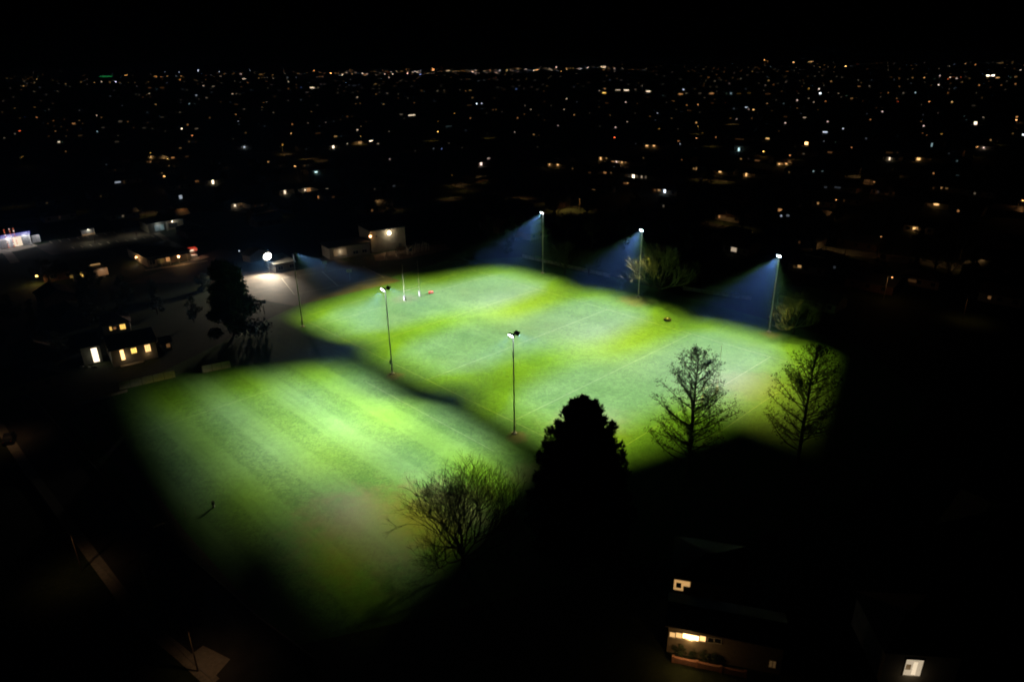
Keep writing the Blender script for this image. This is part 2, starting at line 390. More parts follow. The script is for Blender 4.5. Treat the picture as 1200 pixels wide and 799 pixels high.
# ------------------------------------------------------------------ trees
def rnd(a, b): return random.uniform(a, b)
def rvec(): 
    v = Vector((random.gauss(0, 1), random.gauss(0, 1), random.gauss(0, 1))); return v.normalized()
def leafquad(b, p, s, d=None, wd=.45):
    a = (d or rvec()) ; c = a.cross(rvec())
    if c.length < 1e-3: return
    c.normalize(); b.face([p - c * s * wd, p + a * s, p + c * s * wd])
def bare_tree(h, spread, seed, trunk_h=.16, depth=6, kids=3, up=.35, fork=2.4):
    random.seed(seed); limbs, twigs = MB(), MB()
    def grow(p, d, L, r_, lev):
        tgt = limbs if lev < 3 else twigs; n = 3 if lev < 4 else 2; q = p; dd = d
        pts = [p]
        for i in range(n):
            dd = (dd + rvec() * .11 + Vector((0, 0, up * .14))).normalized(); q2 = q + dd * L / n
            tgt.tube(q, q2, r_ * (1 - i / n * .35), r_ * (1 - (i + 1) / n * .35), 6 if lev < 2 else 4 if lev < 4 else 3, False); q = q2; pts.append(q)
        if lev >= depth: return
        for k in range(kids):
            src = pts[-1] if k < 2 else pts[random.randrange(1, len(pts))]
            side = rvec(); side = (side - dd * side.dot(dd)).normalized()
            nd = (dd + side * rnd(.35, .85) * (spread if lev < 2 else 1) + Vector((0, 0, up * .35))).normalized()
            grow(src, nd, L * rnd(.68, .90), r_ * .64, lev + 1)
    th = h * trunk_h; limbs.tube((0, 0, -.1), (0, 0, th), h * .022, h * .018, 8, False)
    n0 = 11
    for k in range(n0):
        a_ = 2 * math.pi * k / n0 + rnd(-.3, .3); el = R((rnd(12, 38), rnd(38, 62), rnd(60, 84))[k % 3])
        grow(Vector((0, 0, th * rnd(.75, 1.0))), Vector((math.cos(a_) * math.cos(el), math.sin(a_) * math.cos(el), math.sin(el))), h * .22, h * .009, 1)
    return limbs, twigs
def fit(mbs, h):
    zs = max(v[2] for b in mbs for v in b.v); s = h / zs
    for b in mbs: b.v = [(x * s, y * s, z * s) for x, y, z in b.v]
    return mbs
TREES = {}
def bare(kind, h, **kw):
    if kind not in TREES:
        l_, t_ = fit(bare_tree(h, **kw), h); TREES[kind] = (l_.mesh('trunk', M_bark), t_.mesh('twigs', M_twig))
    return TREES[kind]
def plant(name, label, meshes, p, rz=0, s=1.0, names=('trunk', 'crown'), group=None, cat='tree', sz=1.0):
    t = thing(name, label, cat, p, rz, group); t.scale = (s, s, s * sz)
    for n_, me in zip(names, meshes): link(n_, me, t)
    return t
plant('bare_tree', 'round leafless tree with a fan of fine twigs at the near field edge', bare('fan', 18.2, spread=.95, seed=4, trunk_h=.12, depth=7, kids=3, up=.40), at(543, 664), .4, .94)

def cypress(h, rad, seed, leaf=1.0, start=.13):
    random.seed(seed); tr, cr = MB(), MB()
    tr.tube((0, 0, -.1), (0, 0, h * .5), .36, .2, 8, False); tr.tube((0, 0, h * .5), (rnd(-.2, .2), rnd(-.2, .2), h), .2, .03, 6, False)
    z = h * start
    while z < h * .985:
        f = z / h; Lb = rad * 1.12 * (1 - math.exp(-(h - z) / 7.5)) * rnd(.55, 1.08) + .35; az = rnd(0, 2 * math.pi); el = R(rnd(8, 30) + 25 * f)
        d = Vector((math.cos(az) * math.cos(el), math.sin(az) * math.cos(el), math.sin(el))); p = Vector((0, 0, z)); n = max(3, int(Lb / .7)); r0 = .025 + .012 * Lb
        for i in range(n):
            d = (d + rvec() * .10 + Vector((0, 0, .05))).normalized(); q = p + d * Lb / n
            tr.tube(p, q, r0 * (1 - i / n * .8), r0 * (1 - (i + 1) / n * .8), 4, False)
            if i >= n * .25:
                for s_ in range(4):
                    side = rvec(); side = (side - d * side.dot(d)).normalized(); td = (d * .5 + side * .8 + Vector((0, 0, .1))).normalized(); tl = rnd(.5, 1.35) * (.55 + .6 * i / n) * min(1, .45 + Lb / rad)
                    e1 = q + td * tl * .5; e2 = e1 + (td + rvec() * .3 + Vector((0, 0, .1))).normalized() * tl * .5
                    cr.tube(q, e1, .016, .012, 3, False); cr.tube(e1, e2, .012, .006, 3, False)
                    for _ in range(int(9 * leaf)):
                        c = q.lerp(e2, rnd(.15, 1.1)) + rvec() * .24; leafquad(cr, c, rnd(.10, .30) * .7, (td + rvec() * .9).normalized())
            p = q
        z += rnd(.09, .22) * (1 + .6 * (1 - f))
    return tr, cr
a_, b_ = cypress(23.8, 8.2, 11); plant('bare_cypress', 'conical bare cypress in front of the goal posts, wiry twigs', (a_.mesh('trunk', M_bark), b_.mesh('crown', M_twig)), at(805, 560), 0)
a_, b_ = cypress(22.9, 8.2, 29); plant('bare_cypress', 'conical bare cypress at the dark end of the field, half lost in shadow', (a_.mesh('trunk', M_bark), b_.mesh('crown', M_twig)), at(930, 545) + Vector((.6, 0, 0)), 1)

def pine(h, rad, seed):
    """dark conifer: whorls of boughs ending in upturned rounded tufts"""
    random.seed(seed); tr, cr = MB(), MB(); tr.tube((0, 0, -.1), (0, 0, h * .97), .55, .06, 8, False)
    def tuft(c, r_, d):
        n = int(110 * r_ * r_) + 40
        for _ in range(n):
            u = rvec(); ln = r_ * rnd(.55, 1.0); e = u * ln; e = e + d * (e.dot(d)) * .75
            leafquad(cr, c + e * .62, rnd(.4, .95) * (.6 + .4 * r_), (e.normalized() * 1.2 + d * .8 + rvec() * .35).normalized(), .2)
    z = h * .07
    while z < h * .97:
        f = z / h; prof = max(.2, rad * (1 - math.exp(-(h - z) / 7.5)) - .75); nb = max(5, int(13 * (1 - f) + 5))
        for k in range(nb):
            az = 2 * math.pi * (k + rnd(-.35, .35)) / nb + z; Lb = prof * rnd(.70, 1.14) ; el = R(rnd(-6, 16) + 30 * f)
            d = Vector((math.cos(az) * math.cos(el), math.sin(az) * math.cos(el), math.sin(el))); p = Vector((0, 0, z)); e = p + d * Lb
            tr.tube(p, e, .09, .03, 4, False)
            rr = .40 + .42 * (1 - f) 
            up = (d * .55 + Vector((0, 0, .9))).normalized()
            tuft(e, rr * rnd(.85, 1.2), up)
            m_ = 1
            while Lb * (1 - .17 * m_) > .6 and m_ < 5:
                tuft(p + d * Lb * (1 - .17 * m_) + rvec() * .3, rr * rnd(.95, 1.35), up); m_ += 1
        z += rnd(.8, 1.15) * (.62 + .5 * (1 - f))
    tuft(Vector((0, 0, h * .965)), .42, Vector((0, 0, 1)))
    return tr, cr
a_, b_ = fit(pine(25.6, 8.4, 5), 25.4); plant('pine_tree', 'dense black pine silhouette with lumpy boughs in front of the near mast', (a_.mesh('trunk', M_bark), b_.mesh('crown', M_needle)), at(680, 640), .5)

def leafy(h, r_, seed, n=2600, droop=False, base=.2, ncl=26):
    random.seed(seed); tr, cr = MB(), MB(); tr.tube((0, 0, -.1), (0, 0, h * .55), h * .02, h * .012, 7, False)
    cl = []
    for k in range(ncl):
        zf = rnd(base, 1.0); wd = math.sin(math.pi * min(1, (zf - base) / (1 - base) * .86 + .12)) if not droop else (1 - zf) * 1.1 + .1
        az = rnd(0, 6.283); rr = r_ * wd * rnd(.25, .85); c = Vector((math.cos(az) * rr, math.sin(az) * rr, h * zf * .95)); cl.append((c, r_ * rnd(.22, .42)))
        tr.tube((0, 0, h * min(.55, zf * .6)), c, h * .007, h * .002, 4, False)
    for i in range(n):
        c, s = random.choice(cl); u = rvec(); p = c + Vector((u.x, u.y, u.z * .75)) * s * rnd(.4, 1.05)
        leafquad(cr, p, rnd(.25, .6) * (h / 14) ** .5)
    return tr, cr
def mk(kind, mb2, mt): TREES[kind] = (mb2[0].mesh('trunk', M_bark), mb2[1].mesh('crown', mt)); return TREES[kind]
mk('cedar', leafy(20.8, 8.2, 3, 30000, True, .10, 60), M_needle)
mk('bush', leafy(6.2, 3.4, 9, 3200, False, .05), M_leaf)
mk('round', leafy(9, 3.6, 14, 1800), M_leaf); mk('tall', leafy(14, 4.2, 15, 2200), M_leaf); mk('cone', leafy(13, 3.4, 16, 2000, True, .1), M_needle)
plant('cedar_tree', 'dark ragged cedar on the grass beside the clubroom court', TREES['cedar'], at(275, 392), .3)
plant('round_bush', 'dark rounded bush beside the ragged cedar at the court', TREES['bush'], at(238, 341), 0, cat='bush', names=('stem', 'foliage'))
me_small = bare('small', 12.5, spread=1.0, seed=21, depth=5, kids=3, up=.3)
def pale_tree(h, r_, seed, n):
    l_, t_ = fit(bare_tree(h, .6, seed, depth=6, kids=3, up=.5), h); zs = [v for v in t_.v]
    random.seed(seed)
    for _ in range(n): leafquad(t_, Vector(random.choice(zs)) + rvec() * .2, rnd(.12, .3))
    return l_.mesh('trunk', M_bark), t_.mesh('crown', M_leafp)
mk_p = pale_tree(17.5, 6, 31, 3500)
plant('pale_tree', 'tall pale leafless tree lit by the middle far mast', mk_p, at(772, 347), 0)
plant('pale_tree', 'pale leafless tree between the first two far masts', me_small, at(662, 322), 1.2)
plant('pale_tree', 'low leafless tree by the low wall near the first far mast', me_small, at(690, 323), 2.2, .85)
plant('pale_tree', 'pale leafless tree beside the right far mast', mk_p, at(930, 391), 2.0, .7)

# ------------------------------------------------------------------ buildings
UNIT = {}
def unit_box(mt):
    if mt.name not in UNIT: UNIT[mt.name] = MB().box(-.5, .5, -.5, .5, -.5, .5).mesh('pane', mt)
    return UNIT[mt.name]
def roof_mb(L, D, h, rise, kind, ov=.45):
    b = MB(); x0, x1, y0, y1 = -ov, L + ov, -ov, D + ov; t = .16
    if kind == 'flat': b.box(x0, x1, y0, y1, h, h + .35); return b
    if kind == 'hip':
        k = min((y1 - y0) / 2, (x1 - x0) / 2 - .2); ym = (y0 + y1) / 2
        lo = [(x0, y0, h), (x1, y0, h), (x1, y1, h), (x0, y1, h)]; r0, r1 = (x0 + k, ym, h + rise), (x1 - k, ym, h + rise)
        b.face([lo[0], lo[1], r1, r0]); b.face([lo[1], lo[2], r1]); b.face([lo[2], lo[3], r0, r1]); b.face([lo[3], lo[0], r0]); b.face(lo[::-1])
        return b
    ym = (y0 + y1) / 2                                           # gable, ridge along x
    pr = [(y0, h - .12), (ym, h + rise), (y1, h - .12), (y1, h + t - .12), (ym, h + rise + t), (y0, h + t - .12)]
    i = len(b.v); b.v += [(x0, y, z) for y, z in pr] + [(x1, y, z) for y, z in pr]
    for k in range(6): b.f.append((i + k, i + (k + 1) % 6, i + 6 + (k + 1) % 6, i + 6 + k)); b.mi.append(0)
    for o_ in (0, 6):
        b.f.append((i + o_, i + o_ + 1, i + o_ + 4, i + o_ + 5)); b.f.append((i + o_ + 1, i + o_ + 2, i + o_ + 3, i + o_ + 4)); b.mi += [0, 0]
    return b
class Bld:
    """front-left corner at P1, front wall runs to P2, body goes away from the camera"""
    def __init__(s, name, label, cat, P1, P2, depth, h, rise=1.8, kind='gable', wall=None, roof=None, group=None):
        P1, P2 = Vector(P1), Vector(P2); d = P2 - P1; s.L = d.length; s.D = depth; s.h = h; s.P = P1; s.dx = d.normalized(); s.dy = Vector((-s.dx.y, s.dx.x, 0))
        s.root = thing(name, label, cat, P1, math.atan2(d.y, d.x), group)
        b = MB().box(0, s.L, 0, depth, 0, h)
        if kind == 'gable':
            for x in (0.0, s.L): b.face([(x, 0, h), (x, depth, h), (x, depth / 2, h + rise * (depth / 2) / (depth / 2 + .45))])
        b.build('wall', wall or M_wall, s.root)
        s.roof = roof_mb(s.L, depth, h, rise, kind).build('roof', roof or M_roof, s.root)
    def hit(s, px, py, y=0.0):
        """where the view ray meets the front wall: local (x, z)"""
        d = ray(px, py); o = Vector((0, 0, CAM_H)); t = (s.P + s.dy * y - o).dot(s.dy) / d.dot(s.dy); p = o + d * t - s.P
        return p.dot(s.dx), p.z
    def hit_side(s, px, py, x=0.0):
        d = ray(px, py); o = Vector((0, 0, CAM_H)); t = (s.P + s.dx * x - o).dot(s.dx) / d.dot(s.dx); p = o + d * t - s.P
        return p.dot(s.dy), p.z
    def win(s, x0, x1, z0, z1, mt, frame=True, name='window', bars=1, side=None):
        x, w_, z, hh = (x0 + x1) / 2, x1 - x0, (z0 + z1) / 2, z1 - z0
        o = link(name, unit_box(mt), s.root); o.scale = (w_, .06, hh); o.location = (x, -.02, z)
        if side is not None: o.location = (side, x, z); o.scale = (.06, w_, hh)
        if frame and side is None:
            b = MB(); t = .09
            b.box(-w_ / 2 - t, w_ / 2 + t, -.09, -.01, hh / 2, hh / 2 + t); b.box(-w_ / 2 - t, w_ / 2 + t, -.14, -.01, -hh / 2 - t, -hh / 2)
            for sx in (-1, 1): b.box(sx * (w_ / 2 + t / 2) - t / 2, sx * (w_ / 2 + t / 2) + t / 2, -.085, -.01, -hh / 2 + .002, hh / 2 - .002)
            for k in range(bars): xx = -w_ / 2 + w_ * (k + 1) / (bars + 1); b.box(xx - .04, xx + .04, -.08, -.03, -hh / 2 + .003, hh / 2 - .003)
            f = b.build(name + '_frame', M_frame, s.root); f.location = (x, 0, z)
        return o
    def winpx(s, px0, py0, px1, py1, mt, **kw):
        x0, z1 = s.hit(px0, py0); x1, z0 = s.hit(px1, py1)
        if z0 > z1: z0, z1 = z1, z0
        return s.win(min(x0, x1), max(x0, x1), max(z0, .1), z1, mt, **kw)
    def part(s, name, mb, mt): return mb.build(name, mt, s.root)
def wall_lamp(root, p, mt, r_=.16):
    """bulkhead lamp on a short bracket"""
    b = MB().box(p[0] - .07, p[0] + .07, p[1] - .02, p[1] + .30, p[2] - .07, p[2] + .07); br = b.build('lamp_bracket', M_dark, root)
    MB().lathe([(.001, -r_), (r_ * .8, -r_ * .6), (r_, 0), (r_ * .8, r_ * .6), (.001, r_)], 10, (p[0], p[1] - .05 - r_, p[2])).build('lamp_globe', mt, br, True)

def E_(c, k): return emit('glow_%s_%s' % (c, str(k).replace('.', 'p')), LC[c], k)
# --- clubroom with the glaring floodlight
cb = Bld('clubroom', 'low dark clubroom with a glaring white floodlight over its court', 'building', at(323.6, 320), at(346, 316), 13, 2.9, 0, 'flat', M_wall2, M_roof3)
cb.win(1.0, 2.6, .9, 2.2, M_glass); cb.win(5.0, 6.6, .9, 2.2, M_glass)
lp = at(313, 300, 6.2) - cb.P; lx, ly = lp.dot(cb.dx), lp.dot(cb.dy)
cb.part('lamp_post', MB().tube((lx, ly, 0), (lx, ly, 6.0), .07, .05, 8).tube((lx, ly, 5.9), (lx + .05, ly - .35, 6.15), .04, .04, 6), M_steel)
b = MB().lathe([(.001, 0), (.5, .02), (1.0, .25), (1.35, .6), (1.4, .64), (1.32, .66)], 20); Mr = Matrix.Rotation(R(105), 4, 'X'); Mr.translation = (lx, ly + .2, 6.3)
b.v = [tuple(Mr @ Vector(p)) for p in b.v]; fl = cb.part('floodlight', b, M_dark)
b = MB().lathe([(1.32, .60), (1.1, .72), (.6, .84), (.001, .88)], 20); b.v = [tuple(Mr @ Vector(p)) for p in b.v]; b.build('glass', E_('w', 40), fl, True)
fo_ = light('flood_lamp', 'SPOT', (lx - .1, ly - 1.2, 6.0), 48000, (1, .86, .66), cb.root, .35, spot_size=R(125), spot_blend=.75)
fo_.rotation_euler = Vector((-.55, -.62, -.75)).to_track_quat('-Z', 'Y').to_euler()
light('flood_spill', 'POINT', (lx - .1, ly - 1.2, 6.0), 2600, (1, .86, .66), cb.root, .35)
cb.win(-1.2 + lx, 1.2 + lx, 2.0, 2.2, M_glass, False)
sh = Bld('white_shed', 'small white gabled shed lit from the side beyond the clubroom', 'shed', at(285, 306), at(294, 308), 8, 2.6, 1.6, 'gable', M_white, M_roof3)
wall_lamp(sh.root, (-1.0, -.05, 3.8), lmat('b', 4), .22)
# --- hall with wall lamp
hl = Bld('hall', 'tall pale blank-walled hall lit by a wall lamp behind the playground', 'building', at(436, 296.5), at(476, 290.5), 14, 8.3, 0, 'flat', M_wall2, M_roof)
x, z = hl.hit(455, 272.5); wall_lamp(hl.root, (x, -.3, z), E_('w', 30), .62); light('wall_light', 'POINT', (x, -2.4, z - .5), 130, (1, .84, .6), hl.root, .2)
x, z = hl.hit(433.5, 276.5); x = -.3; wall_lamp(hl.root, (x, -.3, z), E_('o', 14), .45); light('corner_light', 'POINT', (x - .3, -1.4, z), 110, (1, .55, .25), hl.root, .2)
x, z = hl.hit(441, 277); hl.win(x - .3, x + .3, z - .3, z + .3, M_glass, False, 'vent')
hl.win(11.0, 12.2, .05, 2.2, mat('door_paint', (.1, .1, .09), .6), False, 'door')
an = Bld('annex', 'low dark annex with a lit glass porch joined to the hall', 'building', at(387, 305), at(434, 297.5), 9, 4.4, 0, 'flat', M_wall, M_roof)
for k in range(3): an.win(1.6 + k * 1.75, 3.1 + k * 1.75, 1.2, 3.6, E_('y', .05 if k else .1), bars=1)
an.win(9, 11, .9, 2.1, M_glass); an.win(12.6, 14.4, .9, 2.1, M_glass)
wall_lamp(an.root, (4.2, -.1, 2.75), lmat('y', 3), .1); light('porch_light', 'POINT', (4.2, -1.0, 2.6), 60, (1, .75, .45), an.root, .1)
# --- takeaway bar with two orange wall lamps
pb = Bld('shop_block', 'long low shop with two orange wall lamps and open verandah', 'building', at(174, 313.5), at(174, 313.5) + N * 15.5, 22, 3.6, 1.2, 'hip', M_wall, M_roof)
y, z = pb.hit_side(163.7, 307); z = min(max(z, 2.3), 3.0)
b = MB().box(-.3, .02, y - .07, y + .07, z - .07, z + .07); br = pb.part('lamp_bracket', b, M_dark); MB().lathe([(.001, -.3), (.24, -.18), (.44, 0), (.24, .18), (.001, .3)], 10, (-.75, y, z)).build('lamp_globe', E_('o', 12), br, True)
light('side_light', 'POINT', (-1.1, y, z), 700, (1, .58, .25), pb.root, .15)
x, z = pb.hit(208.4, 300.3, -2.5); z = min(max(z, 2.4), 3.2); wall_lamp(pb.root, (x, -2.6, z), E_('o', 12), .42); light('front_light', 'POINT', (x, -3.5, z), 420, (1, .60, .26), pb.root, .15)
x, z = pb.hit(197, 303); pb.win(x - .8, x + .6, .9, 2.4, E_('o', .6)); pb.win(x - 3.6, x - 1.6, .9, 2.4, E_('A', .10), bars=2)
for k in range(5): pb.part('verandah_post', MB().tube((1 + k * 3.1, -1.9, 0), (1 + k * 3.1, -1.9, 2.9), .06, .06, 6), M_white)
pb.part('verandah_roof', MB().box(.2, 14.6, -2.3, -.02, 2.9, 3.0), M_roof); pb.win(.8, 2.6, .9, 2.3, M_glass, bars=1); pb.win(3.2, 4.2, .05, 2.1, mat('door_paint', (.1, .1, .09), .6), False, 'door')
struct(strip('shop_footpath', gp((170, 317), (226, 308.5), (243, 305.5)), 2.0, .03, M_conc))
struct(sheet('loading_yard', gp((222, 305), (236, 299), (246, 301), (232, 306)), .035, mat('pale_concrete', (.36, .32, .27), .9)))
ks = thing('kiosk', 'small kiosk with a glowing red awning at the end of the shop block', 'kiosk', at(219, 303.5), math.atan2(*(at(230, 301.6) - at(219, 303.5)).yx))
MB().box(0, 4.0, 0, 2.4, 0, 1.0).build('counter', M_white, ks); MB().box(0, 4.0, 2.2, 2.4, 1.0, 2.6).build('back_wall', M_wall2, ks)
for x_ in (.05, 3.95): MB().box(x_ - .05, x_ + .05, .02, .12, 1.0, 2.7).build('post', M_steel, ks)
MB().box(-.2, 4.2, -.5, 2.5, 2.7, 3.6).build('awning', emit('red_awning', (1, .07, .03), .5), ks)
MB().box(1.2, 2.8, -.56, -.505, 2.75, 3.3).build('sign_panel', E_('w', 1.2), ks); light('kiosk_light', 'POINT', (2, .6, 2.4), 70, (1, .66, .45), ks, .1); light('kiosk_front_light', 'POINT', (2.6, -1.6, 2.4), 45, (1, .7, .45), ks, .1)
# --- pale-roof building, dark-roof house
pr = Bld('pale_roof_hall', 'hall with a wide pale iron roof and a pinkish lit gable end', 'building', at(87, 331), at(124, 325), 17, 3.2, 2.2, 'gable', M_wall, M_roof3)
pr.winpx(93, 319.5, 98, 325, E_('A', 1.2)); pr.winpx(81.5, 323, 86, 325.5, E_('A', .15), frame=False)
pr.winpx(113, 315, 127.5, 321.5, E_('o', .16), frame=False, name='gable_end_glow'); light('gable_light', 'POINT', (9.0, -1.2, 3.0), 40, (1, .66, .4), pr.root, .1)  # lit gable end painted as a glowing panel
x, z = 7.0, 5.4; sk = MB().box(6.0, 9.0, 2.6, 3.6, 4.15, 4.4).build('skylight', E_('y', .35), pr.roof)
dk = Bld('dark_roof_house', 'house with a broad black roof and an orange porch lamp', 'house', at(52, 331), at(85, 326), 13, 2.8, 2.0, 'hip', mat('brick', (.22, .12, .09), .9, noise=.3, nscale=4), M_roof)
wall_lamp(dk.root, (-1.6, -.4, 2.7), E_('A', 10), .36); light('porch_light', 'POINT', (-2.4, -1.2, 2.6), 420, (1, .62, .22), dk.root, .1); dk.win(2, 4, .9, 2.1, M_glass); dk.win(6.5, 8.5, .9, 2.1, M_glass)
# --- corner store, left edge
cs = Bld('corner_store', 'white-lit store with a blue fascia and red light strings at the left edge', 'building', at(-14, 296), at(38, 286.5), 12, 5.2, 0, 'flat', M_white, M_roof)
cs.part('fascia', MB().box(-.2, cs.L + .2, -.5, -.02, 4.4, 5.7), emit('blue_fascia', (.05, .08, 1), .3))
for k in range(5): cs.win(.6 + k * 3.9, 3.4 + k * 3.9, .6, 3.6, E_('b', .02 if k in (1, 3, 4) else .18), bars=2)
for px in (10.5, 17, 21.5):
    x, z = cs.hit(px, 290, -2.2); c_ = MB().tube((x, -2.2, 0), (x, -2.2, 8.6), .06, .05, 6); sp_ = cs.part('sign_pole', c_, M_steel)
    for j in range(8): MB().box(x - .16, x + .16, -2.4, -2.05, .9 + j * 1.0, 1.25 + j * 1.0 - (.1 if j % 2 else 0)).build('lamp', E_('r', .9) if (j + int(px)) % 3 else E_('p', 1.6), sp_)
cs.part('display_window', MB().box(9.5, 12.4, -.2, -.03, .5, 4.2), E_('w', .95))
for x_ in (2, 8, 14, 19): light('forecourt_light', 'POINT', (x_, -2.0, 4.0), 260, (.95, .95, 1), cs.root, .2)
struct(sheet('forecourt', gp((-14, 299.5), (-14, 293), (40, 285.5), (44, 288.5), (20, 294)), .02, mat('pale_concrete', (.36, .32, .27), .9)))
struct(strip('entry_path', gp((5, 293), (11, 299), (18, 308)), 3.0, .026, mat('pale_concrete', (.36, .32, .27), .9)))
# --- small lit kiosk by the car park, porch building
k2 = Bld('bus_shelter', 'small open shelter with a lit floor at the car park edge', 'shelter', at(96, 277), at(111.5, 274.3), 3.0, 2.7, 0, 'flat', M_glass, M_roof)
k2.part('bench', MB().box(.2, k2.L - .2, -.7, -.1, .35, .5), E_('y', .35)); k2.win(.2, k2.L - .2, .7, 2.4, E_('b', .05), bars=3); k2.win(k2.L - .4, k2.L - .05, .6, 2.5, E_('w', .18), False, 'light_strip'); light('shelter_light', 'POINT', (3, -.8, 2.3), 60, (1, .92, .7), k2.root, .1)  # bright base of the shelter painted as a glowing bench
pc = Bld('porch_building', 'pale building with lit porch, white column and framed dark window by the car park', 'building', at(175, 273.5), at(216, 267), 12, 4.2, 1.6, 'hip', M_wall2, M_roof)
x, z = pc.hit(195.5, 268); pc.part('column', MB().box(x - .35, x + .35, -.75, -.1, 0, 3.9), M_white)
x, z = pc.hit(203, 265); pc.win(x - 1.9, x + 1.9, .9, 3.0, M_glass, bars=0); wall_lamp(pc.root, (x - .3, -.4, 3.7), E_('w', 5), .3); light('porch_light', 'POINT', (x, -1.3, 3.8), 110, (1, .92, .78), pc.root, .1)
x, z = pc.hit(186, 268); pc.win(x - 1.5, x + .2, .6, 3.0, E_('c', .10), bars=1); pc.win(x + .6, x + 2.2, .6, 3.0, E_('c', .14), bars=1); light('entry_light', 'POINT', (x, -1.2, 3.4), 60, (.85, .95, 1), pc.root, .1)
struct(strip('ramp', gp((183, 273), (190, 277), (197, 283)), 2.4, .03, mat('pale_concrete', (.36, .32, .27), .9)))
# --- houses at the left field edge
ho = Bld('weatherboard_house', 'weatherboard house with three warm lit openings behind the pale fence', 'house', at(134, 430.5), at(186, 418.5), 10, 4.4, 2.0, 'gable', M_wall, M_roof)
ho.winpx(140, 410.5, 147, 421, E_('y', 3.0), bars=0, name='door_opening'); ho.winpx(153, 408.5, 160.5, 412.8, E_('A', 2.2), bars=2); ho.winpx(169, 404.5, 177, 411, E_('y', 2.0), bars=2)
light('door_light', 'POINT', (ho.hit(146, 415)[0], -.9, 2.2), 22, (1, .7, .35), ho.root, .1); light('window_light', 'POINT', (ho.hit(172, 408)[0], -.9, 1.8), 14, (1, .65, .3), ho.root, .1)
ho.part('step', MB().box(1.2, 6.5, -1.6, -.02, 0, .25), M_conc)
hw = Bld('white_door_house', 'dark gabled house with one tall white-lit opening beside the weatherboard house', 'house', at(99, 428.5), at(121, 424), 9, 4.7, 1.6, 'gable', M_wall2, M_roof)
hw.winpx(106, 408.5, 117, 423, E_('w', 2.4), bars=0, name='door_opening'); light('door_light', 'POINT', (hw.hit(111, 415)[0], -1.2, 2.3), 22, (1, .97, .75), hw.root, .1)
for i, px in enumerate((99, 105.5, 114)):
    p = at(px, 428.5 + (i % 2) * .4); random.seed(40 + i); mb = MB().lathe([(.01, 0), (.55, .05), (.5, .3), (.25, .45), (.01, .48)], 7); mb.v = [(x * rnd(1.0, 1.5), y * rnd(.7, 1.0), z * rnd(.8, 1.2)) for x, y, z in mb.v]
    o = mb.build('garden_rock', M_conc); o.location = p - Vector((0, 1.0, 0)); tag(o, ['pale garden rock left of the white-lit opening', 'pale garden rock in front of the white-lit opening', 'pale flat garden rock at the corner by the dark gable'][i], 'rock', 'rocks before the white-lit house')
hu = Bld('back_house', 'dark house with two small amber windows behind the weatherboard house', 'house', at(122, 393.5), at(154, 388), 9, 2.8, 1.8, 'hip', M_wall, M_roof2)
hu.winpx(128, 383, 131.5, 387, E_('A', 1.2)); hu.winpx(140, 380.5, 147.5, 385, E_('A', 1.6), bars=2); hu.winpx(132.5, 383.5, 136.5, 385.5, E_('o', .2), frame=False)
sp2 = Bld('garden_shed', 'small dark shed with a dim reddish window near the pale fence', 'shed', at(192, 412), at(202, 409.5), 4, 2.3, .9, 'gable', M_wall, M_roof)
sp2.win(.9, 1.7, .9, 1.8, E_('o', .16))
# --- house at the bottom edge
hb = Bld('brick_house', 'long house with a row of brightly lit windows at the bottom edge', 'house', at(781, 763), at(781, 763) + (at(858, 779) - at(781, 763)).normalized() * 13, 5, 4.4, 1.0, 'gable', mat('grey_board', (.20, .17, .13), .8, noise=.15, nscale=2), M_roof)
for (a0, b0, a1, b1, k) in ((785.3, 739.5, 791, 746, .9), (792.6, 740, 799, 747, 1.1), (800.5, 741, 818.5, 750, 7.0), (820.5, 743.8, 826.5, 751, 1.8)): hb.winpx(a0, b0, a1, b1, E_('y', k), bars=1 if k > 5 else 0)
hb.winpx(830, 746, 836, 752, M_glass, bars=0); hb.winpx(838, 747, 844.5, 753, M_glass, bars=0)
xl, zl = hb.hit(809, 747); light('window_light', 'POINT', (xl, -.35, zl - .1), 60, (1, .62, .24), hb.root, .2); light('garden_light', 'POINT', (xl - .5, -2.6, 2.4), 90, (1, .55, .2), hb.root, .2)
xd, _ = hb.hit(860, 755); hb.win(hb.L - 1.3, hb.L - .6, 1.0, 2.0, E_('y', .05))
dv = (at(858, 779) - at(781, 763)).normalized(); fo = Vector((dv.y, -dv.x, 0))
fb = thing('brick_garden_wall', 'low red brick garden wall below the lit windows', 'wall', at(787, 775.5), math.atan2(dv.y, dv.x)); 
MB().box(0, 8.5, 0, .24, 0, .72).build('wall_body', mat('brick', (.22, .12, .09), .9), fb); MB().box(-.05, 8.55, -.04, .28, .72, .8).build('coping', mat('brick_cap', (.3, .15, .1), .9), fb)
for k in range(4): MB().box(-.02 + k * 2.75, .3 + k * 2.75, -.06, .30, 0, .95).build('pier', mat('brick_cap', (.3, .15, .1), .9), fb)
random.seed(77)
for i, (px, py, sc) in enumerate(((795, 768, .30), (812, 769.5, .24), (826, 772.5, .28), (838, 775, .26))): plant('garden_shrub', ['leafy shrub under the dim end window', 'small shrub below the brightest window', 'shrub right of the brightest window', 'shrub below the black panes'][i], TREES['bush'], at(px, py), i, sc, ('stem', 'foliage'), 'shrubs along the lit house wall', 'shrub')
for i, (px, py) in enumerate(((795, 761.5), (829.7, 769))):
    o = MB().lathe([(.001, 0), (.16, .02), (.28, .35), (.3, .5), (.22, .52), (.18, .4), (.001, .38)], 12).build('flower_pot', M_white, None, True); o.location = at(px, py) + fo * .5; tag(o, ['white pot below the left lit panes', 'white pot between the shrubs right of the glare'][i], 'pot', 'pots under the lit windows')
gh = Bld('white_gable_house', 'dark-roofed house showing only a small white gable with a black window', 'house', at(788, 702), at(788, 702) + (at(808, 705.5) - at(788, 702)).normalized() * 9, 8, 4.0, 1.4, 'hip', M_wall, M_roof)
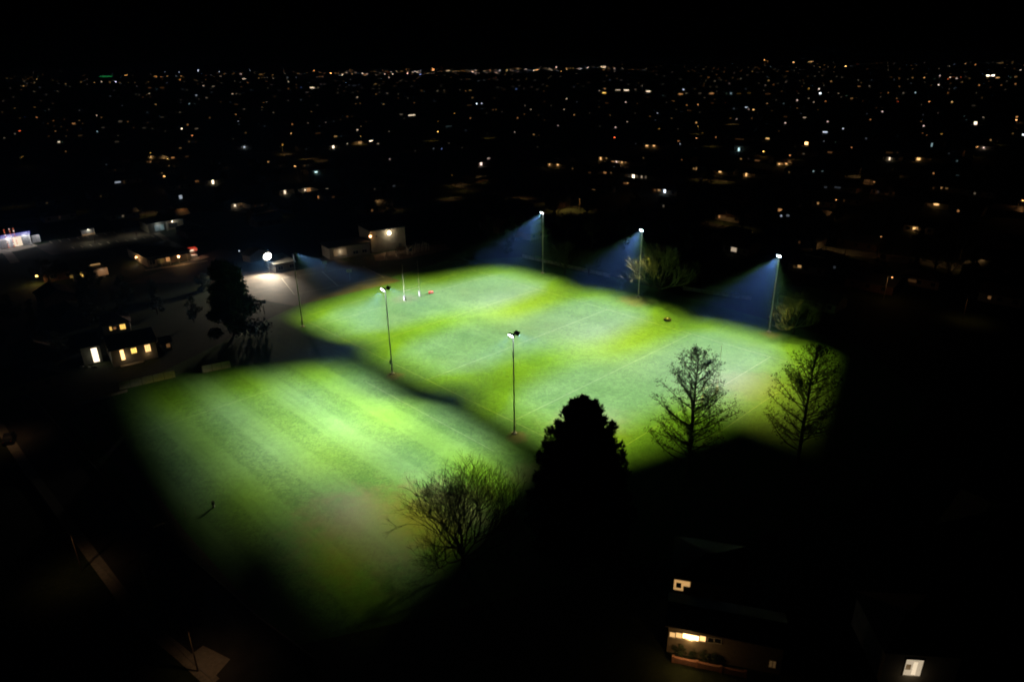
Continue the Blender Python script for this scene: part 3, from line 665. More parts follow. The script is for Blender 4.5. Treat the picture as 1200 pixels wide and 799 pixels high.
x0, z1 = gh.hit(789.5, 680); x1, z0 = gh.hit(799.5, 690); gh.win(0.02, 2.05, 2.6, 3.4, E_('y', .6), False, 'glow_band'); gh.part('glow_gable', MB().box(.0, 1.25, -.04, -.005, 1.75, 2.595), E_('y', .5)); gh.part('attic_window', MB().box(.3, .95, -.1, -.055, 2.2, 3.0), M_glass)  # light on the white gable painted as glowing plates
dh = Bld('corner_house', 'dark house with one bright open doorway at the bottom right', 'house', at(1030, 800), at(1116, 806), 9, 5.0, 1.8, 'hip', M_wall, M_roof)
dh.winpx(1062.5, 771.5, 1077.5, 791, E_('w', .5), bars=0, name='doorway'); x, z = dh.hit(1065.5, 781); dh.part('cupboard_glow', MB().box(x - .4, x + .15, -.055, -.051, 2.4, 3.2), E_('y', .10)); dh.part('inner_wall_glow', MB().box(x + .35, x + .8, -.055, -.051, 1.7, 3.6), E_('w', .9))  # lit interior painted as glowing plates over the doorway
dh.part('step', MB().box(x - .7, x + 1.3, -1.2, -.06, 0, .18), M_conc); light('door_light', 'POINT', (x + .4, -1.0, 1.6), 6, (1, .8, .5), dh.root, .1)

# ------------------------------------------------------------------ fences and walls (each panel its own piece)
def fence(label, pxs, h, mt, panel=2.4, name='panel_fence', cat='fence'):
    pts = [at(x, y) for x, y in pxs]; t = thing(name, label, cat, pts[0]); P0 = pts[0]; me = None
    for p, q in zip(pts, pts[1:]):
        L = (q - p).length; n = max(1, round(L / panel)); d = (q - p).normalized(); rz = math.atan2(d.y, d.x); pl = L / n
        key = '%s%.2f%.2f' % (mt.name, pl, h); me = UNIT.setdefault(key, MB().box(.04, pl - .04, -.03, .03, .05, h).box(.02, pl - .02, -.05, .05, h, h + .05).mesh('panel', mt)); po = UNIT.setdefault('post%.2f' % h, MB().box(-.06, .06, -.07, .07, 0, h + .12).mesh('post', M_wood))
        for k in range(n):
            o = link('panel', me, t, p - P0 + d * k * pl); o.rotation_euler.z = rz
            o = link('post', po, t, p - P0 + d * k * pl); o.rotation_euler.z = rz
    return t
M_fence = mat('pale_fence', (.30, .29, .25), .9, noise=.2, nscale=1.5)
fence('pale board fence beside the dark shed at the field corner', ((238, 437), (271, 430.5)), 1.8, M_fence)
fence('pale fence in front of the weatherboard house', ((140, 457), (206, 442)), 1.8, M_fence)
fence('low pale wall at the upper left field edge', ((88, 476), (150, 459)), .6, M_conc, 3.0, 'low_wall', 'wall')
fence('low pale wall beyond the first far mast', ((612, 302), (715, 325.5)), 1.2, mat('pale_block', (.36, .35, .32), .9, noise=.2, nscale=1), 3.0, 'low_wall', 'wall')
fence('low wall behind the tall pale tree and blue beam', ((800, 340), (880, 352)), 1.2, mat('pale_block', (.36, .35, .32), .9), 3.0, 'low_wall', 'wall')

# ------------------------------------------------------------------ playground and courts
def swing(p, rz):
    t = thing('swing_frame', 'dark A-frame swing nearest the field in the playground', 'swing', p, rz)
    for x_ in (0, 4.6):
        for s_ in (-1, 1): MB().tube((x_, s_ * 1.2, 0), (x_, 0, 2.7), .06, .05, 6).build('leg', M_steel, t)
    MB().tube((0, 0, 2.7), (4.6, 0, 2.7), .06, .06, 6).build('top_bar', M_steel, t)
    for x_ in (1.4, 3.2):
        s_ = MB().box(x_ - .25, x_ + .25, -.1, .1, .45, .5).build('seat', M_tyre, t)
        for e in (-.22, .22): MB().tube((x_ + e, 0, .5), (x_ + e, 0, 2.68), .012, .012, 4).build('chain', M_steel, s_)
swing(at(452, 304), .5)
t = thing('slide_tower', 'playground tower with a pale blue slide', 'slide', at(478, 299), .3)
for x_ in (0, 1.6):
    for y_ in (0, 1.6): MB().tube((x_, y_, 0), (x_, y_, 3.2), .07, .07, 6).build('post', M_white, t)
MB().box(-.1, 1.7, -.1, 1.7, 1.5, 1.62).build('platform', M_wood, t); MB().box(-.15, 1.75, -.15, 1.75, 3.2, 3.35).build('canopy', M_wood, t)
b = MB(); b.box(0, .75, 0, 3.4, 0, .06); b.box(-.06, 0, 0, 3.4, .061, .28); b.box(.75, .81, 0, 3.4, .061, .28)
s_ = b.build('slide', M_blue, t); s_.location = (.4, -.1, 1.6); s_.rotation_euler = (R(28), 0, R(180)); s_.location = (1.2, -.12, 1.6)
s_ = MB()
for k in range(6): s_.tube((.2, 1.75 + k * .09, 1.5 - k * .28), (1.4, 1.75 + k * .09, 1.5 - k * .28), .03, .03, 5)
s_.build('ladder', M_steel, t)
t = thing('climbing_frame', 'pale climbing frame of upright bars beside the slide', 'climbing frame', at(486, 296), .55)
for x_ in range(5):
    for y_ in (0, 2.0): MB().tube((x_ * 1.5, y_, 0), (x_ * 1.5, y_, 2.6 + (x_ % 2) * .8), .06, .06, 6).build('post', M_white, t)
for y_ in (0, 2.0): MB().tube((0, y_, 2.4), (6, y_, 2.4), .045, .045, 6).build('rail', M_steel, t)
for k in range(12): MB().tube((.25 + k * .5, 0, 2.4), (.25 + k * .5, 2, 2.4), .025, .025, 4).build('rung', M_steel, t)
t = thing('play_hut', 'low wooden playground hut between swing and slide', 'play hut', at(466, 299.5), .4)
for x_ in (0, 3.0):
    for y_ in (0, 2.4): MB().box(x_ - .08, x_ + .08, y_ - .08, y_ + .08, 0, 2.0).build('post', M_wood, t)
MB().bar((0, 0, 2.0), (0, 2.4, 2.0), .1).bar((3, 0, 2.0), (3, 2.4, 2.0), .1).build('beam', M_wood, t)
b = MB(); b.face([(-.3, -.4, 1.9), (3.3, -.4, 1.9), (3.3, 1.2, 2.8), (-.3, 1.2, 2.8)]); b.face([(-.3, 2.8, 1.9), (-.3, 1.2, 2.8), (3.3, 1.2, 2.8), (3.3, 2.8, 1.9)]); b.build('hut_roof', mat('pale_timber', (.3, .24, .17), .8), t)
MB().box(.3, 2.7, .2, .7, .4, .5).build('bench', mat('pale_timber', (.3, .24, .17), .8), t)
random.seed(5)
def hoop(p, rz, label, bk):
    t = thing('basketball_hoop', label, 'basketball hoop', p, rz, 'basketball hoops on the asphalt court')
    MB().tube((0, 0, 0), (0, 0, 3.0), .09, .08, 8).tube((0, 0, 2.9), (0, -1.0, 3.4), .06, .06, 6).build('pole', M_dark if bk == M_dark else M_steel, t)
    MB().box(-.85, .85, -1.06, -1.0, 2.9, 4.0).build('backboard', bk, t)
    b = MB()
    for k in range(10): a0, a1 = k * .6283, (k + 1) * .6283; b.tube((.23 * math.cos(a0), -1.32 + .23 * math.sin(a0), 3.05), (.23 * math.cos(a1), -1.32 + .23 * math.sin(a1), 3.05), .015, .015, 4)
    b.build('rim', mat('orange_rim', (.6, .15, .03), .5), t)
M_bb = mat('cream_board', (.7, .66, .5), .6)
hoop(at(381.5, 318), R(15), 'basketball hoop with cream board nearest the annex porch', M_bb); hoop(at(410, 328), R(15), 'basketball hoop with cream board nearest the lit turf edge', M_bb)
hoop(at(310, 368), R(200), 'black basketball hoop silhouetted against the lit court', M_dark)

# ------------------------------------------------------------------ small things on the fields
t = thing('tackle_bag', 'orange-red tackle bag lying near the rugby posts', 'tackle bag', at(505, 344), .4)
b = MB(); ring = [(.001, -.75), (.36, -.72), (.42, -.55), (.42, .55), (.36, .72), (.001, .75)]; b.lathe(ring, 14); b.v = [(z, y, x + .42) for x, y, z in b.v]; b.build('bag', M_red, t, True)
b = MB().lathe([(.43, -.28), (.435, -.2)], 14).lathe([(.43, .2), (.435, .28)], 14); b.v = [(z, y, x + .42) for x, y, z in b.v]; b.build('strap', M_white, t)
t = thing('tractor_tyre', 'dark tyre lying flat on the lit turf below the middle far mast', 'tyre', at(782, 375.5), 0)
b = MB().lathe([(.5, .12), (.55, .0), (.95, .0), (1.05, .15), (1.05, .5), (.95, .62), (.55, .62), (.5, .5), (.5, .12)], 24); b.build('tyre', M_tyre, t, True)
MB().lathe([(.001, .5), (.22, .52), (.24, .7), (.16, .78), (.001, .8)], 10).build('cap', M_white, t)
t = thing('field_bollard', 'black-topped pale bollard at the dark edge of the near pitch', 'bollard', at(250.5, 594), 0)
MB().box(-.16, .16, -.16, .16, 0, .5).build('base', mat('pale_pad', (.30, .34, .33), .6), t); MB().box(-.17, .17, -.17, .17, .501, 1.15).build('cap', M_dark, t)
o = MB().tube((0, 0, 0), (0, 0, 1.6), .05, .045, 6).build('marker_post', M_conc); o.location = at(218, 605); tag(o, 'thin pale marker post on the dark grass by the track', 'post')
t = thing('power_pole', 'dark timber power pole by the side road kerb', 'power pole', at(179, 717), R(40))
MB().tube((0, 0, 0), (0, 0, 9.3), .16, .11, 8).build('pole', M_wood, t, True); MB().box(-1.1, 1.1, -.06, .06, 8.7, 8.85).build('crossarm', M_wood, t)
for k in (-.9, -.4, .4, .9): MB().lathe([(.03, 8.85), (.06, 8.95), (.03, 9.05)], 8, (k, 0, 0)).build('insulator', M_white, t)

def car(p, rz, label, paint):
    t = thing('parked_car', label, 'car', p, rz, 'parked cars')
    pr_ = [(-2.1, .35), (-2.15, .75), (-1.9, .95), (-1.5, 1.0), (-1.0, 1.42), (.55, 1.45), (1.2, 1.0), (1.95, .88), (2.15, .65), (2.12, .35)]
    b = MB(); n = len(pr_)
    def yw(z): return .86 if z < 1.02 else .66
    i = 0; b.v += [(x, -yw(z), z) for x, z in pr_] + [(x, yw(z), z) for x, z in pr_]
    for k in range(n): b.f.append((k, (k + 1) % n, n + (k + 1) % n, n + k)); b.mi.append(0)
    b.f.append(tuple(range(n))[::-1]); b.f.append(tuple(range(n, 2 * n))); b.mi += [0, 0]; b.build('body', paint, t)
    for s_ in (-1, 1): b = MB(); b.face([(-1.25, s_ * .80, 1.04), (.95, s_ * .80, 1.04), (.5, s_ * .70, 1.38), (-.95, s_ * .70, 1.38)]); b.build('side_window', M_glass, t)
    b = MB(); b.face([(.62, -.62, 1.43), (.62, .62, 1.43), (1.22, .7, 1.03), (1.22, -.7, 1.03)]); b.build('windscreen', M_glass, t)
    for x_ in (-1.35, 1.35):
        for s_ in (-1, 1):
            b = MB().lathe([(.001, -.1), (.3, -.1), (.33, -.06), (.33, .06), (.3, .1), (.001, .1)], 14); b.v = [(x_ + x, s_ * .8 + z, .33 + y) for x, y, z in b.v]; wh = b.build('wheel', M_tyre, t, True)
            b = MB().lathe([(.001, .105), (.2, .105)], 10); b.v = [(x_ + x, s_ * (.8 + z), .33 + y) for x, y, z in b.v]; b.build('rim', M_steel, wh)
    for s_ in (-1, 1): MB().box(2.1, 2.17, s_ * .6 - .16, s_ * .6 + .16, .6, .75).build('headlight', M_white, t); MB().box(-2.17, -2.1, s_ * .62 - .14, s_ * .62 + .14, .65, .8).build('tail_light', M_red, t)
    return t
car(at(11, 516), R(118), 'dark car parked on the verge by the side road kerb', mat('dark_car_paint', (.02, .022, .03), .2, spec=.6))
car(at(190, 627), R(125), 'dark car parked beside the field track', mat('grey_car_paint', (.04, .04, .045), .25, spec=.6))

# ------------------------------------------------------------------ street lamps that light their own stretch of road
M_lampw = emit('sodium_lens', LC['A'], 3.5)
def region(px, py):
    side = ('by the left edge' if px < 90 else 'beyond the car park' if px < 230 else 'beyond the clubroom' if px < 380 else 'beyond the hall' if px < 490 else 'beyond the playground' if px < 590 else
            'beyond the first far mast' if px < 700 else 'beyond the middle far mast' if px < 830 else 'beyond the right far mast' if px < 960 else 'beyond the second cypress' if px < 1080 else 'by the right edge')
    dist = 'close' if py > 235 else 'midway' if py > 175 else 'farther' if py > 140 else 'distant'
    return dist, side
LABELS = []          # (object, base label, px): ordinals are added at the end where look-alikes share one
def street_lamp(px, py, power=0.0, color=(1, .62, .24), head_lit=True, hgt=7.5, ground=True, size=.5, mt=None, rz=None, cone=118):
    """px, py: foot of the post (ground=True) or its glowing head"""
    if ground: p = at(px, py)
    else: q = at_far(px, py, hgt - .2); p = Vector((q.x, q.y, 0)); hgt = max(7.0, q.z + .2)
    rz = rnd(0, 6.28) if rz is None else rz
    t = thing('street_lamp', '', 'street lamp', p, rz, 'lit street lamps of the suburb')
    MB().tube((0, 0, 0), (0, 0, hgt - .4), .10, .06, 6).build('pole', M_wood if power else M_steel, t)
    MB().tube((0, 0, hgt - .5), (1.5, 0, hgt - .05), .04, .035, 5).build('arm', M_steel, t)
    h = MB().box(1.2, 1.2 + max(.7, size), -size * .35 - .05, size * .35 + .05, hgt - .06, hgt + .08).build('lamp_head', M_dark, t)
    if head_lit:
        s = size; MB().lathe([(.001, -s * .5), (s * .42, -s * .3), (s * .5, 0.0), (s * .3, .04), (.001, .05)], 8, (1.2 + max(.7, size) / 2, 0, hgt - .09)).build('lens', mt or M_lampw, h)
    if power:
        l_ = light('sodium_light', 'SPOT', (1.55, 0, hgt - .3 - (size * .5 if head_lit else 0)), power, color, t, .12, spot_size=R(cone), spot_blend=.9)
    sd, ds = region(px, py); LABELS.append((t, ['sodium street lamp over its lit road, %s %s' % (sd, ds)], px))
    return t
random.seed(12)
AM = (1, .58, .20)
POOLS = [(667, 246, 900, 0), (655, 248, 500, 0), (679, 247, 500, 0), (534, 218, 260, 0), (541, 224, 160, 0), (568, 214, 200, 0), (610, 234, 200, 0), (640, 240, 220, 0), (845, 213, 420, 0), (824, 211, 180, 0), (1007, 207, 320, 0), (1045, 206, 260, 0), (930, 188, 260, 0), (850, 262, 200, 0), (866, 270, 160, 0), (965, 294, 170, 0), (990, 298, 110, 0),
         (1122, 314, 190, 0), (1095, 309, 110, 0), (1145, 317, 120, 0), (360, 187, 420, 0), (376, 189, 300, 0), (332, 181, 420, 1), (192, 190, 420, 0), (176, 191, 260, 1), (167, 253, 170, 0), (183, 250, 120, 0), (319, 256, 110, 0), (300, 252, 80, 0), (442, 246, 110, 0), (460, 248, 90, 0), (530, 233, 180, 0), (212, 258, 80, 0),
         (836, 172, 320, 0), (818, 157, 260, 1), (858, 146, 520, 0), (506, 165, 420, 0), (571, 162, 520, 0), (422, 170, 520, 1), (1128, 374, 60, 0), (20, 243, 90, 0), (90, 250, 60, 0), (1168, 170, 120, 0)]
for (x, y, pw, lit) in POOLS: street_lamp(x, y, pw * 3.6, AM, bool(lit))
for (x, y) in ((112, 285), (160, 277)): street_lamp(x, y, 900, (1, .95, .7), False, cone=140)  # lamps added with unlit heads to brighten the car park bay lines
# the side road at the left: weak old lamps
for (x, y, pw) in ((-6, 520, 240), (96, 668, 170), (232, 786, 150)): street_lamp(x, y, pw, (1, .55, .25), False)

